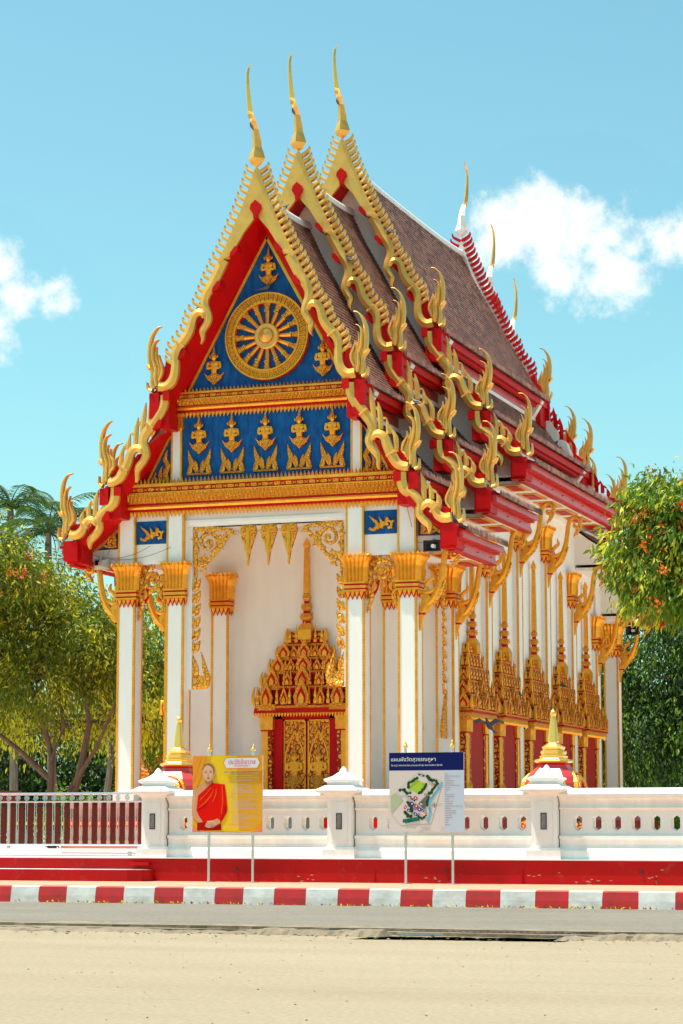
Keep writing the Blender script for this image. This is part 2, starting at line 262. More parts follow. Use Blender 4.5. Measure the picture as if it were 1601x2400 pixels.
def ground_mat(name,c1,c2,c3,s1,s2,bump,bs,rough=.9,stretch=(1,1,1),speck=None,fine=None):
    m=bpy.data.materials.new(name); m.use_nodes=True; t=m.node_tree; n=t.nodes; l=t.links; b=n['Principled BSDF']; b.inputs['Roughness'].default_value=rough; b.inputs['Specular IOR Level'].default_value=.2
    c=n.new('ShaderNodeTexCoord'); mp=n.new('ShaderNodeMapping'); l.new(c.outputs['Object'],mp.inputs[0]); mp.inputs['Scale'].default_value=stretch
    def noise(s,d=8,r=.6):
        x=n.new('ShaderNodeTexNoise'); x.inputs['Scale'].default_value=s; x.inputs['Detail'].default_value=d; x.inputs['Roughness'].default_value=r; l.new(mp.outputs[0],x.inputs[0]); return x.outputs[0]
    def mix(f,a,b_,lo,hi):
        r=n.new('ShaderNodeMapRange'); l.new(f,r.inputs[0]); r.inputs[1].default_value=lo; r.inputs[2].default_value=hi
        x=n.new('ShaderNodeMix'); x.data_type='RGBA'; l.new(r.outputs[0],x.inputs[0])
        for k,v in ((6,a),(7,b_)):
            if isinstance(v,tuple): x.inputs[k].default_value=(*v,1)
            else: l.new(v,x.inputs[k])
        return x.outputs[2]
    o=mix(noise(s1),c1,c2,.35,.65); o=mix(noise(s2,6,.7),o,c3,.58,.78)
    if speck:
        x=n.new('ShaderNodeTexVoronoi'); x.inputs['Scale'].default_value=speck[0]; l.new(mp.outputs[0],x.inputs[0]); o=mix(x.outputs['Distance'],speck[1],o,.05,.12)
    if fine:
        x=n.new('ShaderNodeTexNoise'); x.inputs['Scale'].default_value=fine[0]; x.inputs['Detail'].default_value=3; l.new(c.outputs['Object'],x.inputs[0])
        r=n.new('ShaderNodeMapRange'); l.new(x.outputs[0],r.inputs[0]); r.inputs[1].default_value=.3; r.inputs[2].default_value=.7; r.inputs[3].default_value=1-fine[1]; r.inputs[4].default_value=1+fine[1]
        y=n.new('ShaderNodeVectorMath'); y.operation='SCALE'; l.new(o,y.inputs[0]); l.new(r.outputs[0],y.inputs['Scale']); o=y.outputs[0]
    l.new(o,b.inputs['Base Color'])
    bp=n.new('ShaderNodeBump'); bp.inputs['Strength'].default_value=bump; bp.inputs['Distance'].default_value=.05; l.new(noise(bs,8,.7),bp.inputs['Height']); l.new(bp.outputs[0],b.inputs['Normal'])
    MATS[name]=m
ground_mat('sand',(.365,.292,.195),(.33,.258,.168),(.275,.21,.132),.30,1.6,1.0,9,stretch=(.3,1.5,1),fine=(17,.13))
ground_mat('asphalt',(.205,.18,.142),(.175,.155,.122),(.235,.20,.15),.5,5,.6,22,stretch=(.4,1.2,1),fine=(14,.16))
ground_mat('gutter_grit',(.20,.155,.10),(.30,.235,.16),(.09,.07,.05),3,12,.9,12)
ground_mat('pavement',(.50,.27,.17),(.45,.24,.15),(.54,.38,.28),.6,4,.25,9)
ground_mat('courtyard',(.72,.60,.50),(.66,.54,.45),(.60,.48,.40),.4,3,.2,8)
def structure(mb,name,**k): return mb.build(name,kind='structure',**k)
mb=MB(); mb.add([(-900,-200,0),(900,-200,0),(900,1200,0),(-900,1200,0)],[(0,1,2,3)],'sand'); structure(mb,'ground')
random.seed(4); np.random.seed(4)
mb=MB(); xs=np.arange(-60,30,.25); top=[];bot=[]
E1_=[(x,32.7+.10*math.sin(x*1.3)+random.uniform(-.07,.07)) for x in xs]
mb.strip([((x,42.02),(x,y)) for x,y in E1_],-.05,.03,'asphalt'); mb.tf=None
mb2=MB(lambda u,v,w:(u,v,w)); mb2.v=mb.v; mb2.f=mb.f; mb2.m=mb.m; mb2.ml=mb.ml; structure(mb2,'road')
mb=MB(); mb.strip([((x,33.2),(x,31.35+.16*math.sin(x*.7)+random.uniform(-.13,.13))) for x in xs],-.05,.006,'gutter_grit')
V=[];rr=random.Random(9)
structure(mb,'road_edge')

mb=MB(); mb.strip([((x,32.6+.03*math.sin(x*2)),(x,32.2+.05*math.sin(x*1.7)+rr.uniform(-.06,.06))) for x in xs],-.05,.07,'gutter_grit'); 
mb.strip([((x,31.75+.06*math.sin(x*1.1)),(x,31.5+.1*math.sin(x*.9)+rr.uniform(-.08,.08))) for x in xs if not -10.6<x<-8],-.05,.05,'gutter_grit'); 
def ridge(y0,wd,h0,h1,mat,skip=None,seed=1):
    r_=random.Random(seed); V=[];F=[]; X=np.arange(-45,15,.07); hh=h0; k=0
    for x in X:
        hh=min(h1,max(h0,hh+r_.uniform(-.016,.016))); h=0 if skip and skip[0]<x<skip[1] else hh; o=r_.uniform(-.05,.05)+.12*math.sin(x*.8+seed)
        V+=[(x,y0-wd+o,0),(x,y0-wd*.55+o+r_.uniform(-.02,.02),h*r_.uniform(.6,.9)),(x,y0+o+r_.uniform(-.03,.03),h),(x,y0+wd*.6+o,h*r_.uniform(.5,.9)),(x,y0+wd+o,0)]
    n=len(X); F=[(5*i+k,5*i+k+1,5*i+k+6,5*i+k+5) for i in range(n-1) for k in range(4)]; mb.tf=None; mb.add(V,F,mat)
ridge(32.75,.25,.02,.08,'gutter_grit',seed=3); ridge(31.25,.30,.03,.10,'gutter_grit',(-10.6,-8.0),seed=5); ridge(30.75,.35,.005,.022,'sand',(-10.8,-7.8),seed=8)
structure(mb,'gutter')
# grate let into the gutter
gr=empty('drain_grate',(-9.3,31.85,.03),label='dark rusty drain grating in the broken edge of the road',category='drain grate')
mb=MB(); mb.box(-10.5,-8.1,31.5,32.12,.006,.012,'dark')
for a,b in ((31.5,31.54),(32.08,32.12)): mb.box(-10.5,-8.1,a,b,.012,.05,'grey_metal')
mb.build('frame',gr,(-9.3,31.85,.03))
mb=MB(); k=-10.45
while k<-8.2: mb.add([(k,31.52,.05),(k+.03,31.52,.05),(k+.13,32.1,.05),(k+.10,32.1,.05),(k,31.52,.015),(k+.03,31.52,.015),(k+.13,32.1,.015),(k+.10,32.1,.015)],[(0,1,2,3),(0,1,5,4),(3,0,4,7),(1,2,6,5)],'maroon'); k+=.1
mb.build('grating_bar',gr,(-9.3,31.85,.03))
# kerb with painted blocks
KX=[-22.21,-21.59,-20.97,-20.33,-19.71,-19.05,-18.43,-17.76,-17.16,-16.52,-15.86,-15.21,-14.57,-13.94,-13.30,-12.65,-11.98,-11.31,-10.67,-10.03,-9.36,-8.68]
KX=[KX[0]-.63*i for i in range(40,0,-1)]+KX+[KX[-1]+.65*i for i in range(1,40)]
M('kerb_red',(.52,.006,.006),.6,0,col2=(.33,.012,.01),vs=3.5,bump=.1,bs=15); ground_mat('red_base',(.50,.003,.004),(.42,.004,.004),(.40,.06,.04),1.2,3.5,.15,20,rough=.55); M('kerb_white',(.66,.63,.58),.7,0,col2=(.46,.43,.38),vs=3.2,bump=.15,bs=12)
mb=MB()
for i in range(len(KX)-1):
    m='kerb_white' if (i-40)%2==0 else 'kerb_red'; a,b=KX[i],KX[i+1]; j=rr.uniform(-.02,.02)
    mb.add([(a,42.0,0),(b,42.0,0),(b+j*.3,42.02,.17),(a+j*.3,42.02,.17),(b,42.05,.335),(a,42.05,.335),(b,42.08,.352),(a,42.08,.352),(b,42.26,.354),(a,42.26,.354),(b,42.27,0),(a,42.27,0)],[(0,1,2,3),(3,2,4,5),(5,4,6,7),(7,6,8,9),(9,8,10,11)],m)
structure(mb,'kerb')
mb=MB(); mb.add([(-60,42.2,.345),(30,42.2,.345),(30,46.3,.36),(-60,46.3,.36)],[(0,1,2,3)],'pavement'); structure(mb,'pavement')
mb=MB(); mb.add([(-90,46.6,.81),(60,46.6,.81),(60,160,.81),(-90,160,.81)],[(0,1,2,3)],'courtyard'); structure(mb,'courtyard')
# weeds and dry leaves at the foot of the kerb, pebbles on the sand
mb=MB()
for i in range(420):
    x=random.gauss(random.choice((-18.2,-14.2,-11.2,-9.3,-20)),1.4); y=42.0-abs(random.gauss(0,.05)); a=random.uniform(0,PI); l_=random.uniform(.02,.07)
    mb.add([(x,y,.03),(x+l_*math.cos(a),y-.02,.03+l_*.5),(x+l_*.6*math.cos(a+.6),y-.05,.035+random.uniform(0,.07))],[(0,1,2)],random.choice(('leaf_olive','leaf_yellow','gutter_grit','flower_orange')))
for i in range(160):
    x=random.uniform(-16,-6);y=30.9+random.gauss(0,.35); a=random.uniform(0,PI*2); mb.add([(x,y,.015),(x+.06*math.cos(a),y+.06*math.sin(a),.02),(x+.05*math.cos(a+1),y+.05*math.sin(a+1),.035)],[(0,1,2)],random.choice(('bark','maroon','gutter_grit','leaf_olive')))
mb.build('leaf_litter',kind='stuff',label='dry leaves and weeds gathered along the kerb and gutter',category='leaf litter')
mb=MB()
for i in range(320):
    y=random.uniform(17,31.2) if random.random()<.6 else 31-abs(random.gauss(0,1.2)); x=-y*.36+random.uniform(-7,7); r=random.uniform(.005,.012)
    mb.loft([[(x+r*math.cos(2*PI*k/5)*q,y+r*math.sin(2*PI*k/5)*q,z) for k in range(5)] for q,z in ((1,0),(.9,r*.7),(.3,r))],random.choice(('gutter_grit','sand','sand','sand')))
mb.build('pebbles',kind='stuff',label='small pebbles scattered over the pale sandy ground',category='pebbles')
# ================================================================ temple
temple=empty('temple_hall',(XC,57,.8),label='tall white and gold hall with stacked tiled roofs, blue pediment and golden horn finials',category='temple')
T=temple
TF=lambda Y,s=1,d=1:(lambda u,v,w:(XC+s*u,Y-d*w,v))
def resamp(P,n):
    A=np.array(P,float); L_=np.r_[0,np.cumsum(np.hypot(*(A[1:]-A[:-1]).T))]; t=np.linspace(0,L_[-1],n)
    return list(zip(np.interp(t,L_,A[:,0]),np.interp(t,L_,A[:,1])))
TOP1=[(0,-.70),(.2,-1.08),(.45,-1.62),(1,-2.62),(1.64,-3.82),(2.3,-4.98),(2.7,-5.6),(3.12,-6.12)]
TOP2=[(2.7,-6.80),(3.1,-7.3),(3.6,-7.87),(4.1,-8.32),(4.55,-8.62)]
TOP3=[(4.15,-9.15),(4.6,-9.52),(5.2,-9.9),(5.8,-10.14)]
IN1=[(0,-1.72),(2.25,-5.8),(2.62,-6.4)]; IN2=[(2.55,-6.95),(2.87,-7.15),(3.5,-8.32),(3.85,-8.9)]; IN3=[(4.0,-9.3),(4.2,-9.5),(4.9,-10.05),(5.3,-10.3)]
INF1=[(0,-1.30),(.36,-1.80),(1.1,-3.02),(1.75,-4.27),(2.3,-5.38),(2.72,-6.2)]; INF2=[(2.56,-6.3),(2.68,-6.75),(3.1,-7.35),(3.45,-7.85),(4.05,-8.65)]; INF3=[(4.0,-8.9),(4.1,-9.2),(4.65,-9.65),(5.0,-9.98),(5.3,-10.2)]
# ---- gable ends
def gable_mesh(az,plain):
    mb=MB()
    for s in (1,-1):
        mb.tf=lambda u,v,w:(XC+s*u,-w,az+v)
        for a,b,c in ((TOP1,INF1 if plain else IN1,INF1),(TOP2,INF2 if plain else IN2,INF2),(TOP3,INF3 if plain else IN3,INF3)):
            A=resamp([(x,z-.03) for x,z in a],9); B=resamp(b,9); C=resamp(c,9); V=[]
            for i in range(9): V+=[(*A[i],-.07),(*C[i],-.07),(*B[i],-.78),(*A[i],-.78)]
            mb.add(V,[(4*i+k,4*i+(k+1)%4,4*i+4+(k+1)%4,4*i+4+k) for i in range(8) for k in range(4)]+[(0,1,2,3),(32,33,34,35)],'red')
        for i in ():   # joints of the soffit boards
            x,z=.45*i,-1.72-.815*i-.02; mb.poly([(x,z),(x+.02,z-.04),(x+.3,z+.26),(x+.28,z+.30)],-.77,-.065,'red_dark')
        mb.box(2.56,2.98,-7.02,-6.02,-.8,-.08,'red'); mb.box(3.96,4.42,-9.42,-8.56,-.8,-.08,'red'); mb.box(5.12,5.56,-10.62,-10.02,-.8,-.08,'red')
        for a in (() if plain else (IN1,IN2,IN3)):   # gilt line along the wall
            mb.strip([((x,z+.0),(x-.05,z-.05)) for x,z in a],-.8,-.74,'gold')
    mb.tf=lambda u,v,w:(XC+u,-w,az+v)
    P=[(x,z-.12) for x,z in TOP1[1:]]+[(x,z-.1) for x,z in TOP2]+[(x,z-.1) for x,z in TOP3[:-1]]
    low=-9.66 if not plain else -10.4
    P=[p for p in P if p[1]>low]; P=[(0,-.85)]+P+[(P[-1][0]-.02,low)]
    P=P+[(-x,z) for x,z in P[::-1] if x>0]
    mb.poly(P,-1.1,-.80,'white')
    return mb
def board_mb(az,s,tier,m):
    mb=MB(lambda u,v,w:(XC+s*u,-w,az+v))
    if tier==1:
        mb.strip([(STRIP1[2*i],STRIP1[2*i+1]) for i in range(6)],-.08,.02,m)
        mb.ribbon([(.98,-2.42,.16),(.93,-2.50,.165)],-.02,.07,.01,m,1)
        mb.ribbon(A1,-.08,.02,.05,m); mb.ribbon(B1,-.08,.045,.05,m)
    elif tier==2: mb.ribbon(A2,-.08,.02,.05,m); mb.ribbon(B2,-.08,.045,.05,m)
    else: mb.ribbon(A3,-.08,.02,.05,m); mb.ribbon(B3,-.08,.045,.05,m)
    for c in ({1:[(2.19,-4.77,.9)],2:[(3.08,-6.95,.9),(3.83,-8.1,1.)],3:[(5.0,-9.6,.8)]}[tier]):
        a=c[2]; mb.ribbon([(c[0]-.14*math.sin(a),c[1]-.12*math.cos(a)*1.,.03),(c[0]+.13*math.sin(a),c[1]+.14*math.cos(a),.03)],-.02,.10,.02,m,1)
    return mb
def naga_mb(az,s,tier,m):
    mb=MB(lambda u,v,w:(XC+s*u,-w,az+v))
    for i,p in enumerate({1:H1,2:H2,3:H3}[tier]): mb.ribbon([(x,z,w*(.62 if i<4 else .9)) for x,z,w in p],-.10,.02+(.01,.035,.015,.045,.05,.04)[i],.045,m)
    c={1:H1,2:H2,3:H3}[tier][0]; h={1:H1,2:H2,3:H3}[tier]; mb.poly([h[3][0][:2],h[3][1][:2],h[3][2][:2],h[2][3][:2],h[1][5][:2],h[0][6][:2],h[0][5][:2],h[0][4][:2],h[0][3][:2],h[0][2][:2],h[0][1][:2],h[0][0][:2]],-.08,.015,m)
    return mb
def teeth_mb(az,s,m,mr):
    mb=MB(lambda u,v,w:(XC+s*u,-w,az+v)); A=np.array(E1); L_=np.r_[0,np.cumsum(np.hypot(*(A[1:]-A[:-1]).T))]; n=30
    for i,t in enumerate(np.linspace(.02,L_[-1],n)):
        x,z=np.interp(t,L_,A[:,0]),np.interp(t,L_,A[:,1]); k=1.12-.25*i/n; x-=.02
        mb.ribbon([(x-.05,z-.05,.05),(x+.09*k,z+.03*k,.052),(x+.175*k,z+.085*k,.045),(x+.22*k,z+.16*k,.02),(x+.225*k,z+.23*k,.002)],-.12,.01,.02,m,1)
    B=resamp(E1,40)   # rail behind the fins and the red roof edge
    if mr: mb.strip([((x-.06,z),(x+.055,z+.02)) for x,z in B[8:]],-.18,-.09,mr)
    return mb
def fins_mb(az,s,tier,m):
    mb=MB(lambda u,v,w:(XC+s*u,-w,az+v))
    for p in {2:T2,3:T3}[tier]: mb.ribbon(p,-.06,.0,.035,m)
    for a,b in zip({2:T2,3:T3}[tier],{2:T2,3:T3}[tier][1:]): mb.ribbon([(a[1][0]+.03,a[1][1]+.05,.03),((a[1][0]+b[2][0])/2+.02,(a[1][1]+b[2][1])/2+.02,.035),(b[2][0]-.01,b[2][1],.02)],-.05,-.01,.01,m,1)
    return mb
def chofa_mb(az,m1,m2):
    mb=MB(); P=[(0,0,.03,.03),(.07,0,.14,.13),(.23,0,.245,.22),(.38,.01,.205,.19),(.53,.0,.145,.15),(.72,.02,.10,.12),(.96,.12,.075,.085),(1.14,.27,.06,.065),(1.24,.44,.06,.09),(1.30,.50,.062,.12),(1.56,.61,.055,.085),(1.93,.70,.042,.06),(2.2,.71,.034,.045),(2.37,.64,.03,.036),(2.48,.50,.024,.028),(2.57,.32,.014,.015)]
    for lo,hi,m in ((0,7,m1),(7,16,m2)):
        rings=[]
        for z,f,rx,ry in P[lo:hi+1 if hi<16 else hi]:
            z=z if z<.5 else .5+(z-.5)*1.115
            q=1.0 if z<.6 else 1.28; rx*=q; ry*=q; rings.append([(XC,-f-ry,az+z+.0*ry),(XC+rx,-f,az+z),(XC,-f+ry*.8,az+z),(XC-rx,-f,az+z)])
        mb.loft(rings,m)
    mb.loft([[(XC-.05,-.5,az+1.32),(XC+.05,-.5,az+1.32),(XC+.04,-.5,az+1.22),(XC-.04,-.5,az+1.22)],[(XC-.01,-.68,az+1.28),(XC+.01,-.68,az+1.28),(XC+.01,-.68,az+1.26),(XC-.01,-.68,az+1.26)]],m2)
    return mb
GCACHE={}
def add_gable(Y,az,kind):
    """kind: front (with painted pediment), mid (plain wall), rear (turned round, its red and white back seen)"""
    rear=kind=='rear'; mF='white' if rear else 'gold_pale'
    flip=(lambda mb:[ (x,-y,z) for x,y,z in mb.v]) if rear else (lambda mb:mb.v)
    def put(mb,name,parent,**k):
        mb.v=[(x,y+Y,z) for x,y,z in flip(mb)]; return mb.build(name,parent,org=(XC,Y,az-6),**k)
    g=put(gable_mesh(az,kind!='front'),'gable',T,)
    for s in (1,-1):
        for t in (1,2,3):
            put(board_mb(az,s,t,mF if t==1 or rear else 'gold_pale'),'bargeboard',g); put(naga_mb(az,s,t,'gold_pale'),'naga_finial',g)
            if t>1: put(fins_mb(az,s,t,'red' if rear else 'gold_pale'),'ridge_fins',g)
        put(teeth_mb(az,s,'red' if rear else 'gold_pale',None if rear else 'red'),'ridge_fins',g)
        for f in (F1,F2,F3):
            mb=MB(lambda u,v,w:(XC+s*u,-w,az+v)); mb.poly(f,-.30,-.04,'red'); put(mb,'hook_block',g)
        for i,(x,z) in enumerate(PE[1:]):
            mb=MB(lambda u,v,w:(XC+s*u,-w,az+v)); k=.8 if i in (0,1,3,4,6) else .5
            mb.poly([(x-.15*k,z+.16*k),(x-.03,z+.19*k),(x+.13*k,z-.02),(x+.16*k,z-.17*k),(x-.02,z-.10*k),(x-.13*k,z+.02)],-.4,.06 if i in (0,1,3,4,6) else -.01,'red')
            put(mb,'purlin_end',g)
        bl=[]
        for x0,x1,z0,z1 in ((2.52,2.66,-6.28,-6.02),(3.93,4.09,-8.82,-8.58)): bl.append((x0-.03,x1+.02,z0,z1,-.1,.1))
        for x0,x1,z0,z1 in ((2.82,3.10,-6.75,-6.05),(4.30,4.56,-9.05,-8.60),): bl.append((x0,x1,z0,z1,-.1,.05))
        bl.append((5.2,5.62,-10.55,-10.0,-.1,.06))
        for q in bl: mb=MB(lambda u,v,w:(XC+s*u,-w,az+v)); mb.box(*q,'red'); put(mb,'end_block',g)
    mb=MB(lambda u,v,w:(XC+u,-w,az+v)); mb.poly([(0,-.93),(.13,-1.05),(.16,-1.17),(.06,-1.33),(.05,-1.45),(-.05,-1.45),(-.06,-1.33),(-.16,-1.17),(-.13,-1.05)],-.4,.12,'red'); put(mb,'purlin_end',g)
    put(chofa_mb(az,'white' if rear else 'gold_pale','gold_pale' if rear else 'gold_bright'),'roof_finial',g)
    return g
GF=[(56.35,19.26),(59.5,20.6),(63.2,22.03)]; GR=[(75.6,22.03),(79.0,20.6),(82.0,19.26)]
g_front=add_gable(*GF[0],'front'); add_gable(*GF[1],'mid'); add_gable(*GF[2],'mid')
for y,a in GR: add_gable(y,a,'rear')
# ---- tiled roofs, eaves
def tiles(mb,prof,y0,y1,s,az,row=.135,tw=.15):
    A=np.array(smooth([(x,z,.1) for x,z in prof],4))[:,:2]; L_=np.r_[0,np.cumsum(np.hypot(*(A[1:]-A[:-1]).T))]; n=max(2,int(L_[-1]/row))
    P=[(np.interp(t,L_,A[:,0]),np.interp(t,L_,A[:,1])) for t in np.linspace(0,L_[-1],n+1)]
    X=lambda x:XC+s*x
    V=[];F=[]
    for i in range(n):
        (xa,za),(xb,zb)=P[i],P[i+1]; q=math.hypot(xb-xa,zb-za); tx,tz=(xb-xa)/q,(zb-za)/q; nx,nz=-tz,tx
        nx,nz=abs(nx),abs(nz); k=int((y1-y0)/tw); off=tw/2 if i%2 else 0; j=0
        y=y0-off
        while y<y1-.01:
            a=max(y0,y);b=min(y1,y+tw); o=len(V); r1,r2=random.uniform(-.004,.006),random.uniform(-.004,.006); y+=tw
            lx,lz=xb+nx*.026,zb+nz*.026
            V+=[(X(xa),a,az+za),(X(xa),b,az+za),(X(lx+tx*r1),b-.012,az+lz+tz*r1),(X(lx+tx*(.035+r2)),(a+b)/2,az+lz+tz*(.035+r2)+.004),(X(lx+tx*r2),a+.012,az+lz+tz*r2),(X(xb),a,az+zb),(X(xb),b,az+zb)]
            F+=[(o,o+1,o+2,o+3,o+4),(o+4,o+3,o+2,o+6,o+5)]
    # underlay sheet
    o=len(V)
    for x,z in P: V+=[(X(x-.03),y0,az+z-.04),(X(x-.03),y1,az+z-.04)]
    F+=[(o+2*i,o+2*i+1,o+2*i+3,o+2*i+2) for i in range(n)]
    mb.add(V,F,'tile')
    # eave antefixes
    x,z=P[-1]; y=y0+.06
    while y<y1-.03: mb.cone(X(x+.05),y,az+z-.03,.045,.19+random.uniform(-.02,.02),'tile',4,.785); y+=.125
def section(y0,y1,az):
    for s in (1,-1):
        mb=MB()
        for p in (TOP1,TOP2,TOP3): tiles(mb,p,y0,y1,s,az)
        mb.build('roof_slope',T,(XC+s*2,y0,az-6))
        mb=MB(lambda u,v,w:(XC+s*u,w,az+v))
        def bx(x0,x1,z0,z1,m,a=y0,b=y1): mb.box(x0,x1,z0,z1,a,b,m)
        bx(2.86,3.06,-6.36,-6.16,'red');bx(2.80,2.93,-6.44,-6.36,'red'); bx(2.62,2.72,-7.0,-6.44,'red_pink'); bx(2.66,2.80,-6.87,-6.76,'white_trim'); mb.build('fascia',T,(XC+s*3,y0,az-6)); mb=MB(mb.tf)
        bx(4.3,4.5,-8.86,-8.66,'red'); bx(4.22,4.38,-8.94,-8.86,'red'); bx(4.02,4.14,-9.4,-8.94,'red_pink'); bx(4.08,4.24,-9.22,-9.12,'white_trim'); mb.build('fascia',T,(XC+s*4.2,y0,az-8)); mb=MB(mb.tf)
        bx(5.52,5.74,-10.34,-10.17,'red_pink'); bx(5.50,5.62,-10.39,-10.34,'red'); bx(5.38,5.50,-10.64,-10.39,'red_pink'); bx(5.34,5.52,-10.69,-10.64,'red')
        mb.build('fascia',T,(XC+s*4,y0,az-8))
        mb=MB(lambda u,v,w:(XC+s*u,w,az+v)); mb.box(4.0,5.38,-10.62,-10.52,y0+(.95 if y0<70 else -.12),y1-(0 if y0<70 else .9),'white')
        yy=y0+.9
        while yy<y1-1.0:
            mb.box(4.50,5.12,-10.65,-10.625,yy,yy+1.3,'gold'); mb.box(4.64,4.98,-10.665,-10.655,yy+.16,yy+1.14,'red'); yy+=1.9
        mb.build('soffit',T,(XC+s*4.6,y0,az-10.6))
    mb=MB(); n=10; rings=[]
    for i in range(n+1):
        y=y0+(y1-y0)*i/n; z=az-.62+.12*(abs(i/n-.5)*2)**3
        rings.append([(XC-.14,y,z-.26),(XC-.10,y,z-.10),(XC-.04,y,z-.02),(XC+.04,y,z-.02),(XC+.10,y,z-.10),(XC+.14,y,z-.26)])
    mb.loft(rings,'white_trim'); mb.build('ridge_cap',T,(XC,y0,az-.6))
section(56.45,60.3,19.26); section(59.6,64.0,20.6); section(63.3,75.5,22.03); section(74.8,78.9,20.6); section(78.2,81.9,19.26)
for s in (1,-1):   # nails / fixing bolts on the eave boards
    mb=MB()
    for y0,y1,az in ((57.3,60,19.26),(60.3,63,20.6),(64,75,22.03)):
        y=y0
        while y<y1: mb.tube([(XC+s*5.5,y,az-10.5,.014),(XC+s*5.54,y,az-10.5,.014)],'dark',5); y+=1.25
    mb.build('bolt_row',T,(XC+s*5.5,57,10))
# ---- pediment (front gable wall)
ped=MB(TF(57.15)); ped.poly([(0,17.62),(-2.25,13.42),(-2.3,13.2),(2.3,13.2),(2.25,13.42)],.0,.02,'blue')
ped.poly([(-2.47,12.75),(-2.47,10.82),(2.47,10.82),(2.47,12.75)],0,.02,'blue')
for s in (1,-1):
    ped.poly([(s*2.76,12.28),(s*2.76,10.8),(s*3.62,10.8)],0,.02,'blue'); ped.poly([(s*4.32,9.85),(s*4.32,9.1),(s*5.1,9.1)],0,.02,'blue')
    ped.strip([((s*.0,17.60),(s*.0,17.5)),((s*2.3,13.42),(s*2.25,13.34))],0,.05,'gold'); ped.strip([((s*2.8,12.38),(s*2.76,12.3)),((s*3.7,10.78),(s*3.62,10.76))],0,.05,'gold'); ped.strip([((s*4.3,9.95),(s*4.3,9.87)),((s*5.2,9.1),(s*5.1,9.08))],0,.05,'gold')
ped=ped.build('pediment',T,(XC,57.15,10.8))
def cornice(u0,u1,z,Y,name='cornice',sp=.112,parent=None,kinds=True):
    tip,base,p1,p0,r0,l0,g0,d0,h0=z; mb=MB(TF(Y))
    mb.box(u0,u1,p1,base,0,.22,'gold'); mb.box(u0,u1,p0,p1,0,.17,'red')
    mb.box(u0,u1,p0-.03,p0,0,.21,'gold')
    V=[(u0,p0-.03,.20),(u1,p0-.03,.20),(u1,r0,.12),(u0,r0,.12),(u0,p0-.03,0),(u1,p0-.03,0),(u1,r0,0),(u0,r0,0)]
    mb.add(V,[(0,1,2,3),(0,3,7,4),(1,2,6,5),(3,2,6,7)],'gold_fine')
    mb.box(u0,u1,l0,r0,0,.11,'red'); mb.ribbon([(u0,(g0+l0)/2,(l0-g0)/2),(u1,(g0+l0)/2,(l0-g0)/2)],0,.12,.05,'gold',1); mb.box(u0,u1,d0,g0,0,.10,'red')
    n=max(1,round((u1-u0)/sp)); h=(u1-u0)/n
    for i in range(n):
        u=u0+h*(i+.5); mb.spike(u,base,.13,h*.33,tip-base,.05,'gold'); mb.spike(u,d0,.04,h*.48,h0-d0,.04,'gold',.2)
        mb.spike(u-h*.22,p0-.04,.19,.02,(r0-p0)*.8,.03,'gold',.5); mb.spike(u+h*.25,r0+.01,.13,.022,(p0-r0)*.75,.04,'gold',.5)
    c=(p0+p1)/2; hh=(p1-p0)*.30; m=max(1,round((u1-u0)/.33)); q=(u1-u0)/m
    for i in range(m):
        u=u0+q*(i+.5); mb.poly([(u-.10,c),(u-.07,c+hh),(u+.07,c+hh),(u+.10,c),(u+.07,c-hh),(u-.07,c-hh)],.16,.19,'gold_fine')
        x=u+q/2
        if x<u1-.05: mb.poly([(x-.055,c+hh),(x,c+hh*.35),(x+.055,c+hh),(x+.03,c),(x+.055,c-hh),(x,c-hh*.35),(x-.055,c-hh),(x-.03,c)],.16,.19,'gold_fine')
    return mb.build(name,parent or T,(XC,Y,base))
cornice(-2.62,2.5,(13.42,13.30,13.25,13.12,12.95,12.92,12.82,12.76,12.59),57.14,parent=ped)
cornice(-4.08,3.95,(10.95,10.79,10.71,10.56,10.27,10.21,10.11,10.05,9.86),57.0)
for s in (1,-1):
    mb=MB(TF(57.14,s)); mb.box(2.46,2.76,10.8,12.33,0,.09,'white'); mb.box(2.45,2.50,10.8,12.33,.0,.10,'gold'); mb.box(2.72,2.77,10.8,12.33,.0,.10,'gold')
    for u in (2.5,2.61,2.72): mb.spike(u,12.33,.1,.055,-.12,.03,'gold')
    for k in range(6): mb.box(2.42+.06*k,2.47+.06*k,12.4,12.68,.0,.12+.02*(k%2),'gold')
    mb.box(2.4,2.82,12.33,12.4,0,.15,'gold'); mb.box(2.44,2.78,12.36,12.38,0,.16,'red'); mb.box(2.36,2.86,12.64,12.72,0,.17,'gold'); mb.build('pilaster',ped,(XC+s*2.6,57.1,10.8))
# wheel
mb=MB(lambda u,v,w:(XC+.04+u,57.13-w,14.72+v)); n=64
for r0,r1,w1,m in ((.93,1.20,.10,'gold'),(.925,.97,.15,'gold'),(1.17,1.21,.15,'gold'),(1.19,1.225,.07,'red'),(.905,.935,.07,'red')):
    mb.strip([((r0*math.cos(2*PI*k/n),r0*math.sin(2*PI*k/n)),(r1*math.cos(2*PI*k/n),r1*math.sin(2*PI*k/n))) for k in range(n+1)],0,w1,m)
for k in range(52):
    a=2*PI*k/52; c,s_=math.cos(a),math.sin(a)
    def rp(r,t): return (r*c-t*s_,r*s_+t*c)
    for r0,r1,t0,t1 in ((.99,1.15,-.052,-.036),(1.13,1.15,-.05,.035),(1.03,1.15,.02,.036),(1.03,1.045,-.02,.036),(1.03,1.1,-.02,-.008)): mb.poly([rp(r0,t0),rp(r1,t0),rp(r1,t1),rp(r0,t1)],.10,.14,'gold')
    mb.poly([rp(.985,-.062),rp(1.16,-.062),rp(1.16,-.054),rp(.985,-.054)],.095,.105,'red_dark')
wheel=mb.build('wheel',ped,(XC,57.13,14.72))
